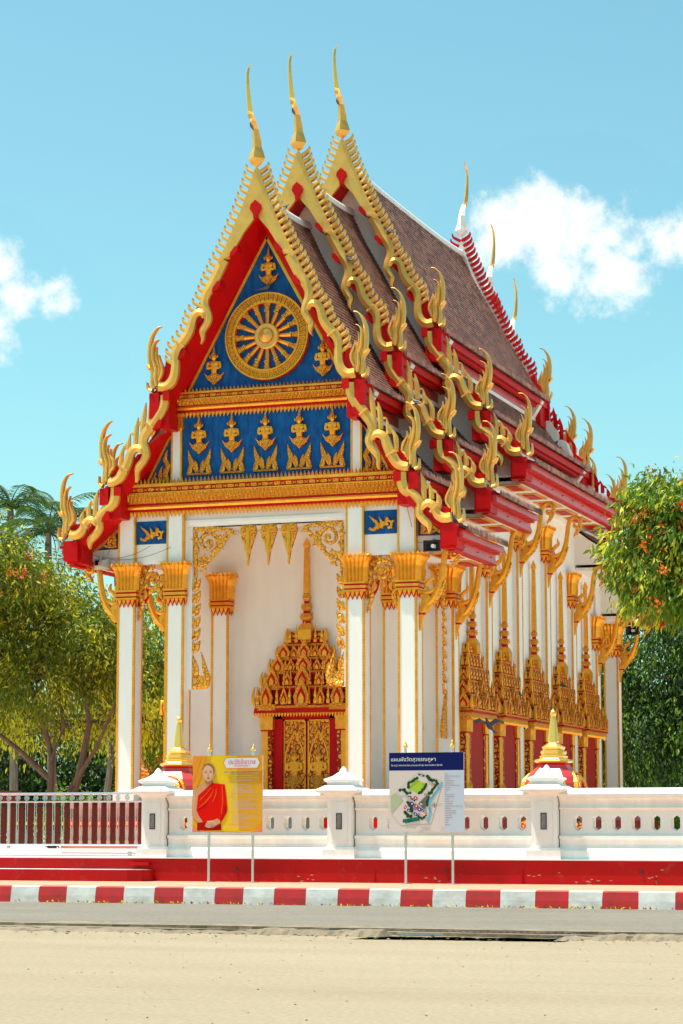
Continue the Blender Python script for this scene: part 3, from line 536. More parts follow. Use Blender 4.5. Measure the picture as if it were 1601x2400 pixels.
for k in range(16):
    a=2*PI*(k+.5)/16+PI/16; ca,sa=math.cos(a),math.sin(a)
    mb=MB(lambda u,v,w:(XC+.04+u*ca-v*sa,57.13-w,14.72+u*sa+v*ca))
    mb.ribbon([(.3,0,.038),(.68,0,.055)],.02,.07,.05,'gold',1); mb.ribbon([(.28,-.0,.055),(.93,0,.075)],0,.02,0,'red_dark',1)
    mb.box(.68,.71,-.07,.07,.02,.12,'gold'); mb.box(.73,.76,-.06,.06,.02,.11,'gold'); mb.ribbon([(.76,0,.05),(.86,0,.075),(.93,0,.10)],.02,.09,.03,'gold_fine',1)
    mb.build('spoke',wheel,(XC,57.13,14.72))
mb=MB(lambda u,v,w:(XC+.04+u,57.13-w,14.72+v)); n=28; rr=[(.36,0),(.36,.13),(.33,.16),(.23,.15),(.22,.18),(.20,.16),(.19,.20),(.0,.30)]
mb.loft([[(r*math.cos(2*PI*k/n),r*math.sin(2*PI*k/n),w) for k in range(n)] for r,w in rr[:-1]]+[[(.004*math.cos(2*PI*k/n),.004*math.sin(2*PI*k/n),.31) for k in range(n)]],'gold_pale'); mb.build('hub',wheel,(XC,57.13,14.72))
def praying(mb):
    """small deity in prayer, 1.1 high, feet point at v=0"""
    mb.poly([(-.30,.36),(-.2,.27),(-.1,.30),(-.07,.37),(.07,.37),(.1,.30),(.2,.27),(.30,.36),(.2,.17),(.1,.1),(0,0),(-.1,.1),(-.2,.17)],0,.05,'gold_fine','red')
    mb.poly([(-.12,.27),(0,.34),(.12,.27),(.0,.06)],.05,.085,'gold_fine')
    rings=[]
    for v,a,b,c in ((.33,.075,.04,.05),(.40,.085,.05,.06),(.50,.12,.06,.07),(.60,.16,.07,.07),(.655,.15,.06,.06),(.675,.05,.04,.06),(.70,.045,.04,.06)): rings.append([(a*math.cos(2*PI*k/10),v,c+b*math.sin(2*PI*k/10)) for k in range(10)])
    mb.loft(rings,'gold')
    mb.loft([[(a*math.cos(2*PI*k/10),v,.07+b*math.sin(2*PI*k/10)) for k in range(10)] for v,a,b in ((.69,.045,.045),(.73,.078,.07),(.77,.082,.075),(.81,.075,.065))],'gold')
    mb.loft([[(a*math.cos(2*PI*k/8),v,.07+a*math.sin(2*PI*k/8)) for k in range(8)] for v,a in ((.79,.10),(.825,.095),(.85,.065),(.87,.075),(.89,.045),(.95,.035),(1.03,.016),(1.12,.004))],'gold_fine')
    for s in (1,-1):
        mb.ribbon([(s*.155,.635,.035),(s*.185,.55,.036),(s*.18,.46,.034)],.02,.09,.02,'gold',2)
        mb.ribbon([(s*.18,.465,.032),(s*.10,.47,.03),(s*.02,.50,.028)],.08,.13,.015,'gold',2)
        flame(mb,s*.085,.76,PI/2-s*.9,.09,.018,.05,.1,'gold',s*.4)
    mb.ribbon([(0,.47,.03),(0,.60,.012)],.1,.15,.01,'gold',1)
figs=[]
fig0=MB(TF(57.12)); praying(fig0)
def place_fig(u,v,lab=None):
    mb=MB(); mb.v=[(x+u,y,z+v) for x,y,z in fig0.v]; mb.f=fig0.f; mb.m=fig0.m; mb.ml=fig0.ml; mb.build('praying_figure',ped,(XC+u,57.12,v))
for u in (-1.95,-.98,0,.98,1.93): place_fig(u,11.58)
place_fig(.07,16.10); place_fig(-1.52,13.47); place_fig(1.65,13.50)
for u in (-1.94,-.97,.0,.97,1.92):
    mb=MB(lambda a,b,w:(XC+u+a,57.12-w,11.02+b)); mb.box(-.35,.35,0,.05,0,.05,'gold_fine')
    for s in (1,-1):
        mb.ribbon([(s*.32,.03,.05),(s*.27,.18,.06),(s*.22,.32,.075),(s*.28,.48,.05),(s*.33,.70,.004)],0,.05,.03,'gold_fine',2)
        mb.ribbon([(s*.05,.06,.04),(s*.11,.2,.075),(s*.10,.30,.05),(s*.13,.40,.004)],0,.06,.03,'gold_fine',2)
        flame(mb,s*.30,.05,PI/2+s*.9,.22,.035,0,.06,'gold',-s*.5)
    mb.build('lotus_relief',ped,(XC+u,57.12,11.02))
for s in (1,-1):
    mb=MB(TF(57.12,s))
    mb.ribbon([(2.86,10.86,.05),(2.95,11.1,.08),(2.86,11.3,.07),(2.96,11.5,.06),(2.88,11.75,.004)],0,.06,.03,'gold_fine',2); flame(mb,3.05,10.9,1.2,.45,.05,0,.06,'gold_fine',.3); flame(mb,3.2,10.88,.9,.3,.05,0,.06,'gold_fine',.4); flame(mb,2.95,10.9,.2,.5,.04,0,.05,'gold_fine',.05); mb.build('scroll_relief',ped,(XC+s*3,57.12,10.9)); mb=MB(TF(57.12,s))
    flame(mb,4.42,9.12,1.3,.55,.06,0,.06,'gold_fine',.2); flame(mb,4.55,9.15,.8,.35,.05,0,.06,'gold_fine',.4); flame(mb,4.45,9.14,.1,.5,.04,0,.05,'gold_fine',.05); scroll(mb,4.5,9.27,.09,0,1.2,.03,0,.06,'gold',leaves=3)
    mb.build('scroll_relief',ped,(XC+s*4.5,57.12,9.2))
# ---- frieze, lintel, wings
mb=MB(TF(57.4))
mb.box(-2.34,2.34,9.60,10.06,0,.28,'white'); mb.box(-2.34,2.34,9.70,9.78,.28,.32,'white_trim')
for s in (1,-1):
    f=lambda a,b:(min(s*a,s*b),max(s*a,s*b))
    mb.box(*f(2.34,2.84),8.62,10.06,0,.42,'white'); mb.box(*f(3.78,4.29),8.62,10.06,0,.42,'white'); mb.box(*f(2.84,3.78),8.62,10.06,0,.33,'white')
    mb.box(*f(2.15,2.34),5.18,9.60,.05,.24,'white')
    for a in (2.336,2.794,3.776,4.244): mb.box(*f(a,a+.05),8.64,10.05,.3,.435,'gold')
    mb.box(*f(2.84,3.78),9.17,9.80,.33,.345,'blue')
    mb.poly([(s*4.29,9.08),(s*5.3,9.06),(s*5.3,8.80),(s*4.29,8.62)],0,.3,'white_dirty')
mb.build('frieze',T,(XC,57.4,8.62))
for s in (1,-1):
    mb=MB(lambda u,v,w:(XC+s*3.31+u,57.05-w,9.48+v))
    mb.ribbon([(-.33,-.15,.03),(-.2,-.2,.04),(-.1,-.05,.045),(-.22,.08,.03),(-.33,.18,.004)],0,.05,.02,'gold_fine',2); flame(mb,-.1,-.18,1.0,.35,.05,0,.06,'gold_fine',-.3); flame(mb,.02,-.17,1.5,.33,.045,0,.06,'gold',.2)
    scroll(mb,.2,-.05,.12,-1.6,1.1,.035,0,.06,'gold',leaves=4); flame(mb,.05,-.1,.6,.3,.04,0,.06,'gold_fine',.5)
    mb.build('scroll_relief',T,(XC+s*3.3,57.05,9.4))
# ---- columns with capitals
def capital(mb,cx,cy,zt,hw=.255):
    z=zt-8.62; rings=[]; n=6
    for zz,r in ((7.92,hw+.045),(8.0,hw+.05),(8.3,hw+.06),(8.45,hw+.09),(8.55,hw+.14),(8.60,hw+.175)):
        ring=[]
        for sd in range(4):
            for k in range(n*2):
                t=-1+2*k/(n*2); rr=r+(.028 if k%2 else -.02); q=[(t*r,-rr),(rr,t*r),(-t*r,rr),(-rr,-t*r)][sd]
                ring.append((cx+q[0],cy+q[1],z+zz+(.06 if (k%2 and zz>8.58) else 0)))
        rings.append(ring)
    mb.loft(rings,'gold')
    for sd in range(4):
        for k in range(8):
            t=(-1+2*(k+.5)/8)*(hw+.15); q=[(t,-(hw+.15)),(hw+.15,t),(-t,hw+.15),(-(hw+.15),-t)][sd]; mb.cone(cx+q[0]*1.02,cy+q[1]*1.02,z+8.55,.04,.13,'gold')
    for a,b,e,m in ((7.87,7.92,.07,'gold'),(7.82,7.87,.045,'red'),(7.75,7.82,.075,'gold'),(7.71,7.75,.045,'red'),(7.66,7.71,.06,'gold')): mb.box(cx-hw-e,cx+hw+e,cy-hw-e,cy+hw+e,z+a,z+b,m)
    for sd in range(4):
        for k in range(4):
            t=(-1+2*(k+.5)/4)*hw; tf=[lambda u,v,w:(cx+u,cy-hw-w,v),lambda u,v,w:(cx+hw+w,cy+u,v),lambda u,v,w:(cx+u,cy+hw+w,v),lambda u,v,w:(cx-hw-w,cy+u,v)][sd]
            o=mb.tf; mb.tf=tf; mb.spike(t,z+7.67,.02,.068,-.24,.03,'red'); mb.spike(t,z+7.68,.035,.045,-.19,.03,'gold'); mb.tf=o
def column(cx,cy,zt,z0=2.2,hw=.25,name='column',cap=True,trim=(1,1,1,1)):
    mb=MB(); mb.box(cx-hw,cx+hw,cy-hw,cy+hw,z0,zt-.1,'white')
    for i,(a,b) in enumerate(((-1,-1),(1,-1),(1,1),(-1,1))):
        if trim[i]:
            x0,x1=sorted((cx+a*(hw+.012),cx+a*(hw-.045))); y0,y1=sorted((cy+b*(hw+.012),cy+b*(hw-.045)))
            mb.box(x0,x1,y0,y1,z0,zt-.92,'gold')
            z=z0
            while z<zt-.95: mb.box(x0-.004,x1+.004,y0-.004,y1+.004,z,z+.035,'gold'); z+=.085
    mb.box(cx-hw-.06,cx+hw+.06,cy-hw-.06,cy+hw+.06,z0,z0+.25,'white_trim')
    o=mb.build(name,T,(cx,cy,z0)); m2=MB(); capital(m2,cx,cy,zt,hw); m2.build('capital',o,(cx,cy,zt)); return o
for u in (-4.035,-2.59,2.59,4.035): column(XC+u,57.25,8.62)
YP=[60.45,63.79,67.13,70.47,73.81,77.15]; ZP=[8.62,9.78,10.92,10.92,9.78,8.62]
for s in (1,-1):
    for y,z in zip(YP,ZP): column(XC+s*4.06,y,z,name='pilaster')
    column(XC+s*2.57,60.35,8.62,name='pilaster'); column(XC+s*4.035,80.4,8.62); column(XC+s*2.59,80.4,8.62)
# ---- walls, porch, plinth
mb=MB()
mb.box(XC-4.14,XC+4.14,60.4,63.6,2.2,10.3,'white'); mb.box(XC-4.145,XC+4.145,63.6,75.6,2.2,11.6,'white'); mb.box(XC-4.14,XC+4.14,75.6,77.2,2.2,10.3,'white')
mb.build('wall',T,(XC,60.4,2.2))
mb=MB()
for y0,y1 in ((57.42,60.3),(77.3,80.2)):
    for s in (1,-1): a,b=sorted((XC+s*3.85,XC+s*4.2)); mb.box(a,b,y0,y1,8.65,10.2,'white')
    mb.box(XC-3.85,XC+3.85,y0,y1,9.9,10.1,'white'); mb.box(XC-2.7,XC-2.5,y0,y1,9.5,9.9,'white'); mb.box(XC+2.5,XC+2.7,y0,y1,9.5,9.9,'white')
mb.box(XC-4.2,XC+4.2,80.2,80.6,8.65,10.2,'white')
mb.build('porch_ceiling',T,(XC,57.4,9.9))
for s in (1,-1):   # plain end panels that close the lower eaves
    for Y,az in ((74.7,20.6),(78.1,19.26)): mb=MB(); mb.tf=lambda u,v,w:(XC+s*u,Y+w,az+v); mb.poly([(4.1,-9.2),(4.6,-9.58),(5.2,-9.96),(5.5,-10.1),(5.5,-10.42),(4.1,-10.42)],0,.12,'white'); mb.build('eave_end_panel',T,(XC+s*4.8,Y,10))
mb=MB()
for e,z0,z1,m in ((1.1,.8,1.15,'pink_plinth'),(1.0,1.15,1.22,'red'),(.9,1.22,1.5,'pink_plinth'),(1.0,1.5,1.56,'red'),(1.05,1.56,1.64,'red'),(.95,1.64,1.72,'red'),(.8,1.72,2.0,'pink_plinth'),(.95,2.0,2.2,'pink_plinth')):
    mb.box(XC-4.3-e,XC+4.3+e,57-e*.9,80.7+e*.9,z0,z1,m)
for i in range(7): mb.box(XC-1.8,XC+1.8,56.1-.3*i-.3,56.1-.3*i+.02,.8,2.2-.2*i-.2 if i<6 else .9,'stair_grey')
mb.build('plinth',T,(XC,57,.8))
mb=MB(); mb.box(XC-4.9,XC+4.9,56.3,60.4,2.2,2.21,'porch_floor'); mb.build('porch_floor',T,(XC,58,2.2))
# ---- niche crowns over the doors and windows (plane coordinates u,v,w)
def arch(mb,u,v,w,hw,h,t=.05,inner='red'):
    mb.poly([(u-hw*.72,v),(u-hw,v+h*.30),(u-hw*.55,v+h*.62),(u,v+h),(u+hw*.55,v+h*.62),(u+hw,v+h*.30),(u+hw*.72,v)],w,w+t,'gold_fine')
    mb.poly([(u-hw*.5,v+h*.08),(u-hw*.55,v+h*.33),(u,v+h*.68),(u+hw*.55,v+h*.33),(u+hw*.5,v+h*.08)],w+t,w+t+.008,inner)
    mb.poly([(u-hw*.3,v+h*.05),(u-hw*.34,v+h*.26),(u,v+h*.45),(u+hw*.34,v+h*.26),(u+hw*.3,v+h*.05)],w+t+.008,w+t+.03,'gold')
def crown(mb,tiers,top,spire,arches=True,sp=.19,ws=1.):
    """tiers: (v, half width, projection); pediment of stacked red and gold storeys set with little spires, then a needle"""
    for i,(v,hw,pr) in enumerate(tiers):
        v1=tiers[i+1][0] if i+1<len(tiers) else top; h=v1-v
        hn,pn=(tiers[i+1][1:] if i+1<len(tiers) else (hw*.6,pr*.6))
        mb.box(-hw,hw,v,v+h*.12,0,pr,'red'); mb.box(-hw*.985,hw*.985,v+h*.12,v+h*.24,0,pr*.97,'gold_fine'); mb.box(-hw*.93,hw*.93,v+h*.24,v+h*.34,0,pr*.88,'red_dark')
        mb.box(-hw*.84,hw*.84,v+h*.34,v+h,0,pr*.5,'gold_flower'); mb.box(-hn*.8,hn*.8,v+h*.34,v+h*1.0,0,pr*.62,'red_dark')
        n=max(3,round(2*hw/sp)); q=2*hw/n
        for k in range(n):
            u=-hw+q*(k+.5); big=(k%3==1); mb.loft([[(u-a,v+h*.32+b,c-a*.8),(u+a,v+h*.32+b,c-a*.8),(u+a,v+h*.32+b,c+a*.8),(u-a,v+h*.32+b,c+a*.8)] for a,b,c in ((.04*ws,0,pr*.92),(.05*ws,h*.12,pr*.92),(.026*ws,h*.3,pr*.92),(.04*ws,h*.42,pr*.92),(.02*ws,h*.62,pr*.92),(.003,h*(1.1 if big else .85),pr*.92))],'gold')
        m=max(2,int(pr/.13))
        for s in (1,-1):
            for k in range(m):
                c=pr*(k+.5)/m; u=s*hw*.96; mb.loft([[(u-a,v+h*.32+b,c-a),(u+a,v+h*.32+b,c-a),(u+a,v+h*.32+b,c+a),(u-a,v+h*.32+b,c+a)] for a,b in ((.045,0),(.05,h*.12),(.03,h*.4),(.003,h*.85))],'gold')
            flame(mb,s*(hw-.02),v+h*.2,PI/2-s*.35,h*1.0,.045,pr-.06,pr,'gold',s*.22)
        if arches:
            arch(mb,0,v+h*.25,pr*1.0,.24*min(1,hw),h*1.35,.07)
            if hw>.7:
                for s in (1,-1): arch(mb,s*hw*.74,v+h*.25,pr*1.0,.20,h*1.25,.07); arch(mb,s*hw*.38,v+h*.3,pr*.94,.13,h*.85,.04); mb.box(*sorted((s*hw*.56,s*hw*.93)),v+.01,v+h*.3,pr*.9,pr*1.04,'gold_fine')
    z=top
    mb.lofts=None
    def ring(prof,m):
        mb.loft([[(-a,b,.14-a),(a,b,.14-a),(a,b,.14+a),(-a,b,.14+a)] for a,b in prof],m)
    zs,ze=spire[0],spire[1]; seg=(zs-z); a0=spire[2]
    ring([(a0*1.15,z-.25),(a0*1.2,z+.02),(a0*.95,z+seg*.12),(a0*.7,z+seg*.2)],'gold')
    for k in range(3):
        b=z+seg*(.22+.26*k); r=a0*(.92-.16*k); ring([(r*.55,b-.02),(r*.6,b+seg*.06)],'red'); ring([(r*.62,b+seg*.06),(r*.85,b+seg*.10),(r,b+seg*.15),(r*.8,b+seg*.2),(r*.95,b+seg*.235),(r*.5,b+seg*.25)],'gold_fine')
    ring([(a0*.36,zs-.06),(a0*.36,zs+.02)],'red'); ring([(a0*.45,zs),(a0*.46,zs+.2),(a0*.34,ze-.3),(a0*.30,ze-.28),(a0*.5,ze-.24),(a0*.42,ze-.16),(.004,ze)],'gold')
def jamb(mb,u0,u1,v0,v1,w0,w1,flip=1):
    """gilded door pillar: carved strip, fluted strip, capital on top"""
    mb.box(u0,u1,v0,v1,w0,w1-.02,'gold_flower'); c=(u1-u0)
    for k in range(4):
        a=u0+c*(.42+.14*k) if flip>0 else u0+c*(.02+.14*k); mb.ribbon([(a+.03,v0,.028),(a+.03,v1,.028)],w1-.03,w1,.02,'gold',1)
    mb.box(u0-.02,u1+.02,v1,v1+.04,w0,w1+.02,'red'); n=6
    for k in range(n):
        a=u0-.03+(c+.06)*k/n; mb.ribbon([(a+.035,v1+.04,.035),(a+.035,v1+.36,.045)],w0,w1+.03,.02,'gold',1)
    mb.box(u0-.06,u1+.06,v1+.36,v1+.43,w0,w1+.06,'gold')
    for k in range(3): mb.spike(u0+c*(k+.5)/3,v0,w1,.07,.3,.06,'gold')
# door in the porch
DX=.0
tf=lambda u,v,w:(XC+DX+u,60.4-w,v)
mb=MB(tf); mb.box(-.98,.98,2.2,4.64,0,.06,'red'); mb.box(-.72,.72,2.2,4.50,.06,.065,'red_dark')
mb.box(-.98,-.70,2.2,4.62,.05,.2,'red'); mb.box(.70,.98,2.2,4.62,.05,.2,'red'); mb.box(-.98,.98,4.5,4.64,.05,.2,'red')
door=mb.build('door',T,(XC,60.4,2.2))
for s in (1,-1):
    mb=MB(tf); a,b=sorted((s*.03,s*.69)); mb.box(a,b,2.22,4.48,.065,.10,'gold_door'); mb.box(a,a+.035,2.22,4.48,.09,.125,'gold'); mb.box(b-.035,b,2.22,4.48,.09,.125,'gold'); mb.box(a,b,4.44,4.48,.09,.125,'gold')
    c=(a+b)/2
    fm=MB(lambda u,v,w:(XC+c+u*1.15,60.27-w*.5,2.55+v*1.15)); praying(fm); fm.build('door_relief',door,(XC+c,60.3,2.5))
    mb.ribbon([(c-.28,3.0,.02),(c-.25,3.6,.02),(c,4.15,.02)],.1,.13,.01,'gold',3); mb.ribbon([(c+.28,3.0,.02),(c+.25,3.6,.02),(c,4.15,.02)],.1,.13,.01,'gold',3)
    for k in range(3):
        scroll(mb,c-.14+.28*(k%2),4.0+.16*k-.1,.09,k,1.2,.018,.1,.13,'gold',flip=1 if k%2 else -1,leaves=3,inner=False); scroll(mb,c+.16-.3*(k%2),4.1+.12*k-.05,.07,k+2,1.1,.016,.1,.13,'gold',leaves=3,inner=False)
    mb.build('door_panel',door,(XC+s*.35,60.3,2.2))
    mb=MB(tf); a,b=sorted((s*.97,s*1.27)); jamb(mb,a,b,2.2,4.16,0,.34,s if s<0 else 1); mb.build('jamb',door,(XC+s*1.1,60.3,2.2))
mb=MB(tf); mb.box(-1.46,1.46,4.62,4.72,0,.46,'red')
k=-1.4
while k<1.42: mb.spike(k,4.66,.46,.035,-.12,.03,'gold'); k+=.088
crown(mb,[(4.72,1.43,.50),(5.30,1.24,.42),(5.74,1.03,.35),(6.12,.83,.29),(6.48,.57,.22)],6.95,(8.0,9.58,.17)); mb.build('crown',door,(XC,60.3,4.6))
# windows down both sides
def window(s,yc):
    tf=lambda u,v,w:(XC+s*(4.14+w),yc+u,v)
    mb=MB(tf); mb.box(-1.0,1.0,2.25,4.52,0,.05,'red_dark'); mb.box(-.60,.68,2.5,4.5,.05,.235,'red_dark'); mb.box(-1.35,1.35,2.2,2.5,0,.36,'gold_fine')
    wn=mb.build('window',T,(XC+s*4.2,yc,2.2))
    for k in (1,-1):
        mb=MB(tf); a,b=(.68,.98) if k>0 else (-1.12,-.60); jamb(mb,a,b,2.45,4.08,0,.28,k); mb.build('jamb',wn,(XC+s*4.3,yc+k*.8,2.4))
    mb=MB(tf); mb.box(-1.3,1.3,4.5,4.64,0,.46,'gold_fine')
    for i in range(26): mb.spike(-1.25+.1*i,4.52,.46,.035,-.1,.03,'gold')
    for i in range(3): mb.tf=lambda u,v,w:(XC+s*(4.14+.08+.1*i)+0*u,yc-1.30-w,v); mb.spike(0,4.52,.0,.035,-.1,.02,'gold')
    mb.tf=tf
    crown(mb,[(4.64,1.33,.54),(5.06,1.20,.42),(5.46,.98,.34),(5.86,.74,.26),(6.24,.54,.20)],6.58,(7.5,9.70,.15),arches=False,sp=.30,ws=1.5)
    arch(mb,-.0,4.75,.52,.25,.55,.06); arch(mb,-1.0,4.75,.52,.2,.5,.06); arch(mb,1.0,4.75,.52,.2,.5,.06); arch(mb,0,5.15,.40,.22,.5,.06)
    for v,ye,uu,hh in ((4.76,1.33,.27,.21),(5.16,1.20,.22,.17),(5.55,.98,.18,.13)):   # gablets on the end faces
        mb.tf=lambda u,v_,w:(XC+s*(4.14+uu+u),yc-ye-w,v_); arch(mb,0,v,0,hh,hh*2.2,.05)
    mb.build('crown',wn,(XC+s*4.3,yc,4.6)); return wn
wr=window(1,62.12)
for k in range(1,5): copy_tree(wr,(0,3.34*k,0),T)
wl=window(-1,62.12)
for k in range(1,5): copy_tree(wl,(0,3.34*k,0),T)
# slanting eave brackets
def bracket(s,Y,dz):
    mb=MB(lambda u,v,w:(XC+s*u,Y-w,v+dz)); a,b=-.05,.05
    mb.ribbon([(4.31,6.60,.01),(4.33,6.85,.05),(4.36,7.02,.07)],a,b,.02,'gold',2); mb.box(4.27,4.46,7.02,7.07,a-.02,b+.02,'red')
    mb.ribbon([(4.37,7.07,.09),(4.47,7.25,.15),(4.50,7.42,.13),(4.40,7.55,.07),(4.34,7.48,.03)],a,b,.03,'gold',3)
    mb.ribbon([(4.45,7.2,.05),(4.66,7.42,.075),(4.80,7.68,.075),(4.91,8.0,.07),(4.96,8.35,.065),(5.0,8.6,.06),(5.1,8.78,.06),(5.26,8.82,.06),(5.38,8.70,.06),(5.34,8.52,.05),(5.2,8.50,.05),(5.18,8.62,.03)],a,b,.035,'gold',3)
    mb.ribbon([(4.5,7.15,.02),(4.72,7.36,.035),(4.88,7.62,.03),(4.99,7.9,.004)],a-.01,b-.02,.02,'gold_carved',3)
    mb.ribbon([(4.30,7.62,.05),(4.48,7.60,.055),(4.66,7.64,.05),(4.8,7.74,.03)],a,b,.02,'gold',3); mb.ribbon([(4.32,7.56,.04),(4.6,7.5,.045),(4.72,7.58,.02)],a-.005,b-.03,.0,'red',2)
    mb.ribbon([(4.52,7.66,.03),(4.47,7.78,.05),(4.56,7.90,.05),(4.66,7.98,.04),(4.62,8.15,.004)],a,b,.02,'gold',3)
    mb.ribbon([(5.36,8.55,.05),(5.30,8.38,.05),(5.22,8.28,.035),(5.16,8.18,.004)],a,b,.03,'gold_carved',2); flame(mb,5.0,8.7,2.2,.16,.03,a,b,'gold',-.5)
    return mb.build('eave_bracket',T,(XC+s*4.3,Y,7+dz))
for s in (1,-1):
    for y,dz in ((57.25,0),(60.45,0),(63.79,1.18),(67.13,2.40),(70.47,2.40),(73.81,1.15),(77.15,0),(80.4,0)): bracket(s,y,dz)
mb=MB(); rg=random.Random(2)
for a,b,sg in (((-5.25,56.95,9.02),(-3.3,56.9,9.1),.25),((-5.2,56.95,8.98),(-4.1,56.9,10.0),.1),((-4.9,56.95,8.85),(-2.7,56.93,9.05),.18),((-4.6,56.95,8.9),(-4.25,56.93,9.9),.05),((4.35,56.95,8.9),(5.2,56.93,8.98),.08),((4.05,56.93,9.9),(4.2,56.93,9.3),.03)):
    mb=MB(); mb.tube([(XC+a[0]+(b[0]-a[0])*t,a[1]+(b[1]-a[1])*t,a[2]+(b[2]-a[2])*t-sg*4*t*(1-t),.006) for t in np.linspace(0,1,9)],'dark',4); mb.build('cable',T,(XC+a[0],56.9,9))
# fretwork under the porch lintel
def lace(tf,W,name='fretwork',z=9.58,zb=5.2,side=None):
    for s in (1,-1):
        mb=MB(lambda u,v,w:tf(s*(W-u),v,w))   # u measured inward from the jamb
        scroll(mb,.42,z-.42,.33,-1.2,1.5,.06,0,.06,'gold_carved',leaves=6); scroll(mb,.28,z-.95,.15,.5,1.3,.045,0,.06,'gold_carved',leaves=4)
        mb.ribbon([(.04,z-.03,.05),(.6,z-.05,.06),(1.05,z-.10,.04),(1.15,z-.2,.02)],0,.06,.02,'gold_carved',2); mb.ribbon([(1.15,z-.08,.03),(.95,z-.3,.06),(.75,z-.6,.05),(.35,z-1.0,.05),(.2,z-1.2,.02)],0,.05,.02,'gold_carved',2)
        mb.ribbon([(.05,z-.05,.05),(.05,z-.7,.06),(.07,z-1.3,.04),(.05,z-1.5,.01)],0,.06,.02,'gold_carved',2)
        flame(mb,1.05,z-.12,-1.2,.25,.04,0,.06,'gold',.5); flame(mb,.85,z-.35,-2.2,.25,.04,0,.06,'gold',-.5)
        v=z-1.55
        while v>zb+1.05:
            mb.ribbon([(-.02,v-.16,.03),(.06,v-.10,.09),(.12,v+.0,.08),(.17,v+.08,.045),(.205,v+.16,.003)],0,.05,.03,'gold_carved',2); flame(mb,.0,v-.06,1.2,.16,.03,0,.07,'gold',.1); v-=.335
        mb.ribbon([(.03,zb+.06,.06),(.2,zb+.08,.10),(.36,zb+.14,.11),(.42,zb+.3,.09),(.36,zb+.5,.07),(.33,zb+.65,.05),(.30,zb+.8,.025),(.24,zb+1.0,.003)],0,.06,.04,'gold_carved',3); mb.poly([(0,zb),(.42,zb),(.5,zb+.1),(.3,zb+.35),(.1,zb+.4),(0,zb+.9)],0,.05,'gold_carved'); flame(mb,.1,zb+.3,1.5,.6,.06,0,.05,'gold_carved',.15); flame(mb,.45,zb+.2,1.2,.3,.04,0,.06,'gold',.5)
        mb.build(name,T,tf(s*W,z,0))
lace(lambda u,v,w:(XC+.05+u,57.2-w,v),2.17)
for u in (-.52,.07,.66):
    mb=MB(lambda a,v,w:(XC+u+a,57.2-w,v)); mb.poly([(-.2,9.58),(-.25,9.42),(-.16,9.15),(-.06,8.85),(0,8.5),(.06,8.85),(.16,9.15),(.25,9.42),(.2,9.58)],0,.05,'gold_carved','red')
    for s in (1,-1):
        scroll(mb,s*.11,9.42,.085,0,1.2,.03,.03,.08,'gold',flip=s,leaves=4); flame(mb,s*.12,9.2,-PI/2-s*.1,.25,.04,.03,.07,'gold',-s*.2); flame(mb,s*.06,9.0,-PI/2,.25,.035,.03,.07,'gold',-s*.15)
    mb.lathe(0,0,[(.001,0)],'gold') if 0 else None
    mb.ribbon([(0,9.5,.05),(0,9.0,.05),(0,8.75,.028),(0,8.62,.02),(0,8.57,.03),(0,8.46,.003)],.02,.08,.03,'gold',2); mb.build('pendant',T,(XC+u,57.2,9.58))
for s in (1,-1):   # scroll arches between the paired columns, and side openings of the porch
    mb=MB(lambda u,v,w:(XC+s*3.31+u,57.2-w,v)); scroll(mb,0,8.22,.30,.4,1.6,.07,0,.07,'gold_carved',leaves=7,flip=s)
    for k in (1,-1):
        mb.ribbon([(k*.46,8.55,.03),(k*.40,8.3,.06),(k*.36,8.0,.05),(k*.42,7.8,.04),(k*.30,7.6,.06),(k*.36,7.35,.05),(k*.44,7.1,.004)],0,.07,.03,'gold_carved',3)
        mb.ribbon([(k*.15,7.98,.05),(k*.2,7.75,.06),(k*.32,7.5,.03)],-.02,.03,.01,'red',2); flame(mb,k*.25,7.9,-PI/2-k*.5,.3,.05,0,.06,'gold',k*.5)
    mb.build('fretwork',T,(XC+s*3.3,57.2,8.6))
    sd=lambda u,v,w:(XC+s*(4.05+w),58.92+u,v)
    mb=MB(sd)
    for k in (1,-1):
        for q in (0,1): pass
        v=7.9
        while v>4.9: mb.ribbon([(k*1.28,v-.14,.01),(k*1.2,v-.1,.07),(k*1.13,v,.06),(k*1.07,v+.1,.03),(k*1.04,v+.16,.003)],0,.06,.04,'gold_carved',2); v-=.335
        mb.poly([(k*1.28,3.9),(k*.9,3.9),(k*.8,4.1),(k*1.0,4.6),(k*1.15,4.95),(k*1.28,5.2)],0,.07,'gold_carved'); mb.poly([(k*1.3,3.9),(k*1.2,3.9),(k*1.2,8.6),(k*1.3,8.6)],-.03,.03,'white')
        scroll(mb,k*.85,8.3,.28,0,1.4,.06,0,.06,'gold_carved',flip=k,leaves=6)
    mb.build('fretwork',T,(XC+s*4.05,58.9,8.5))
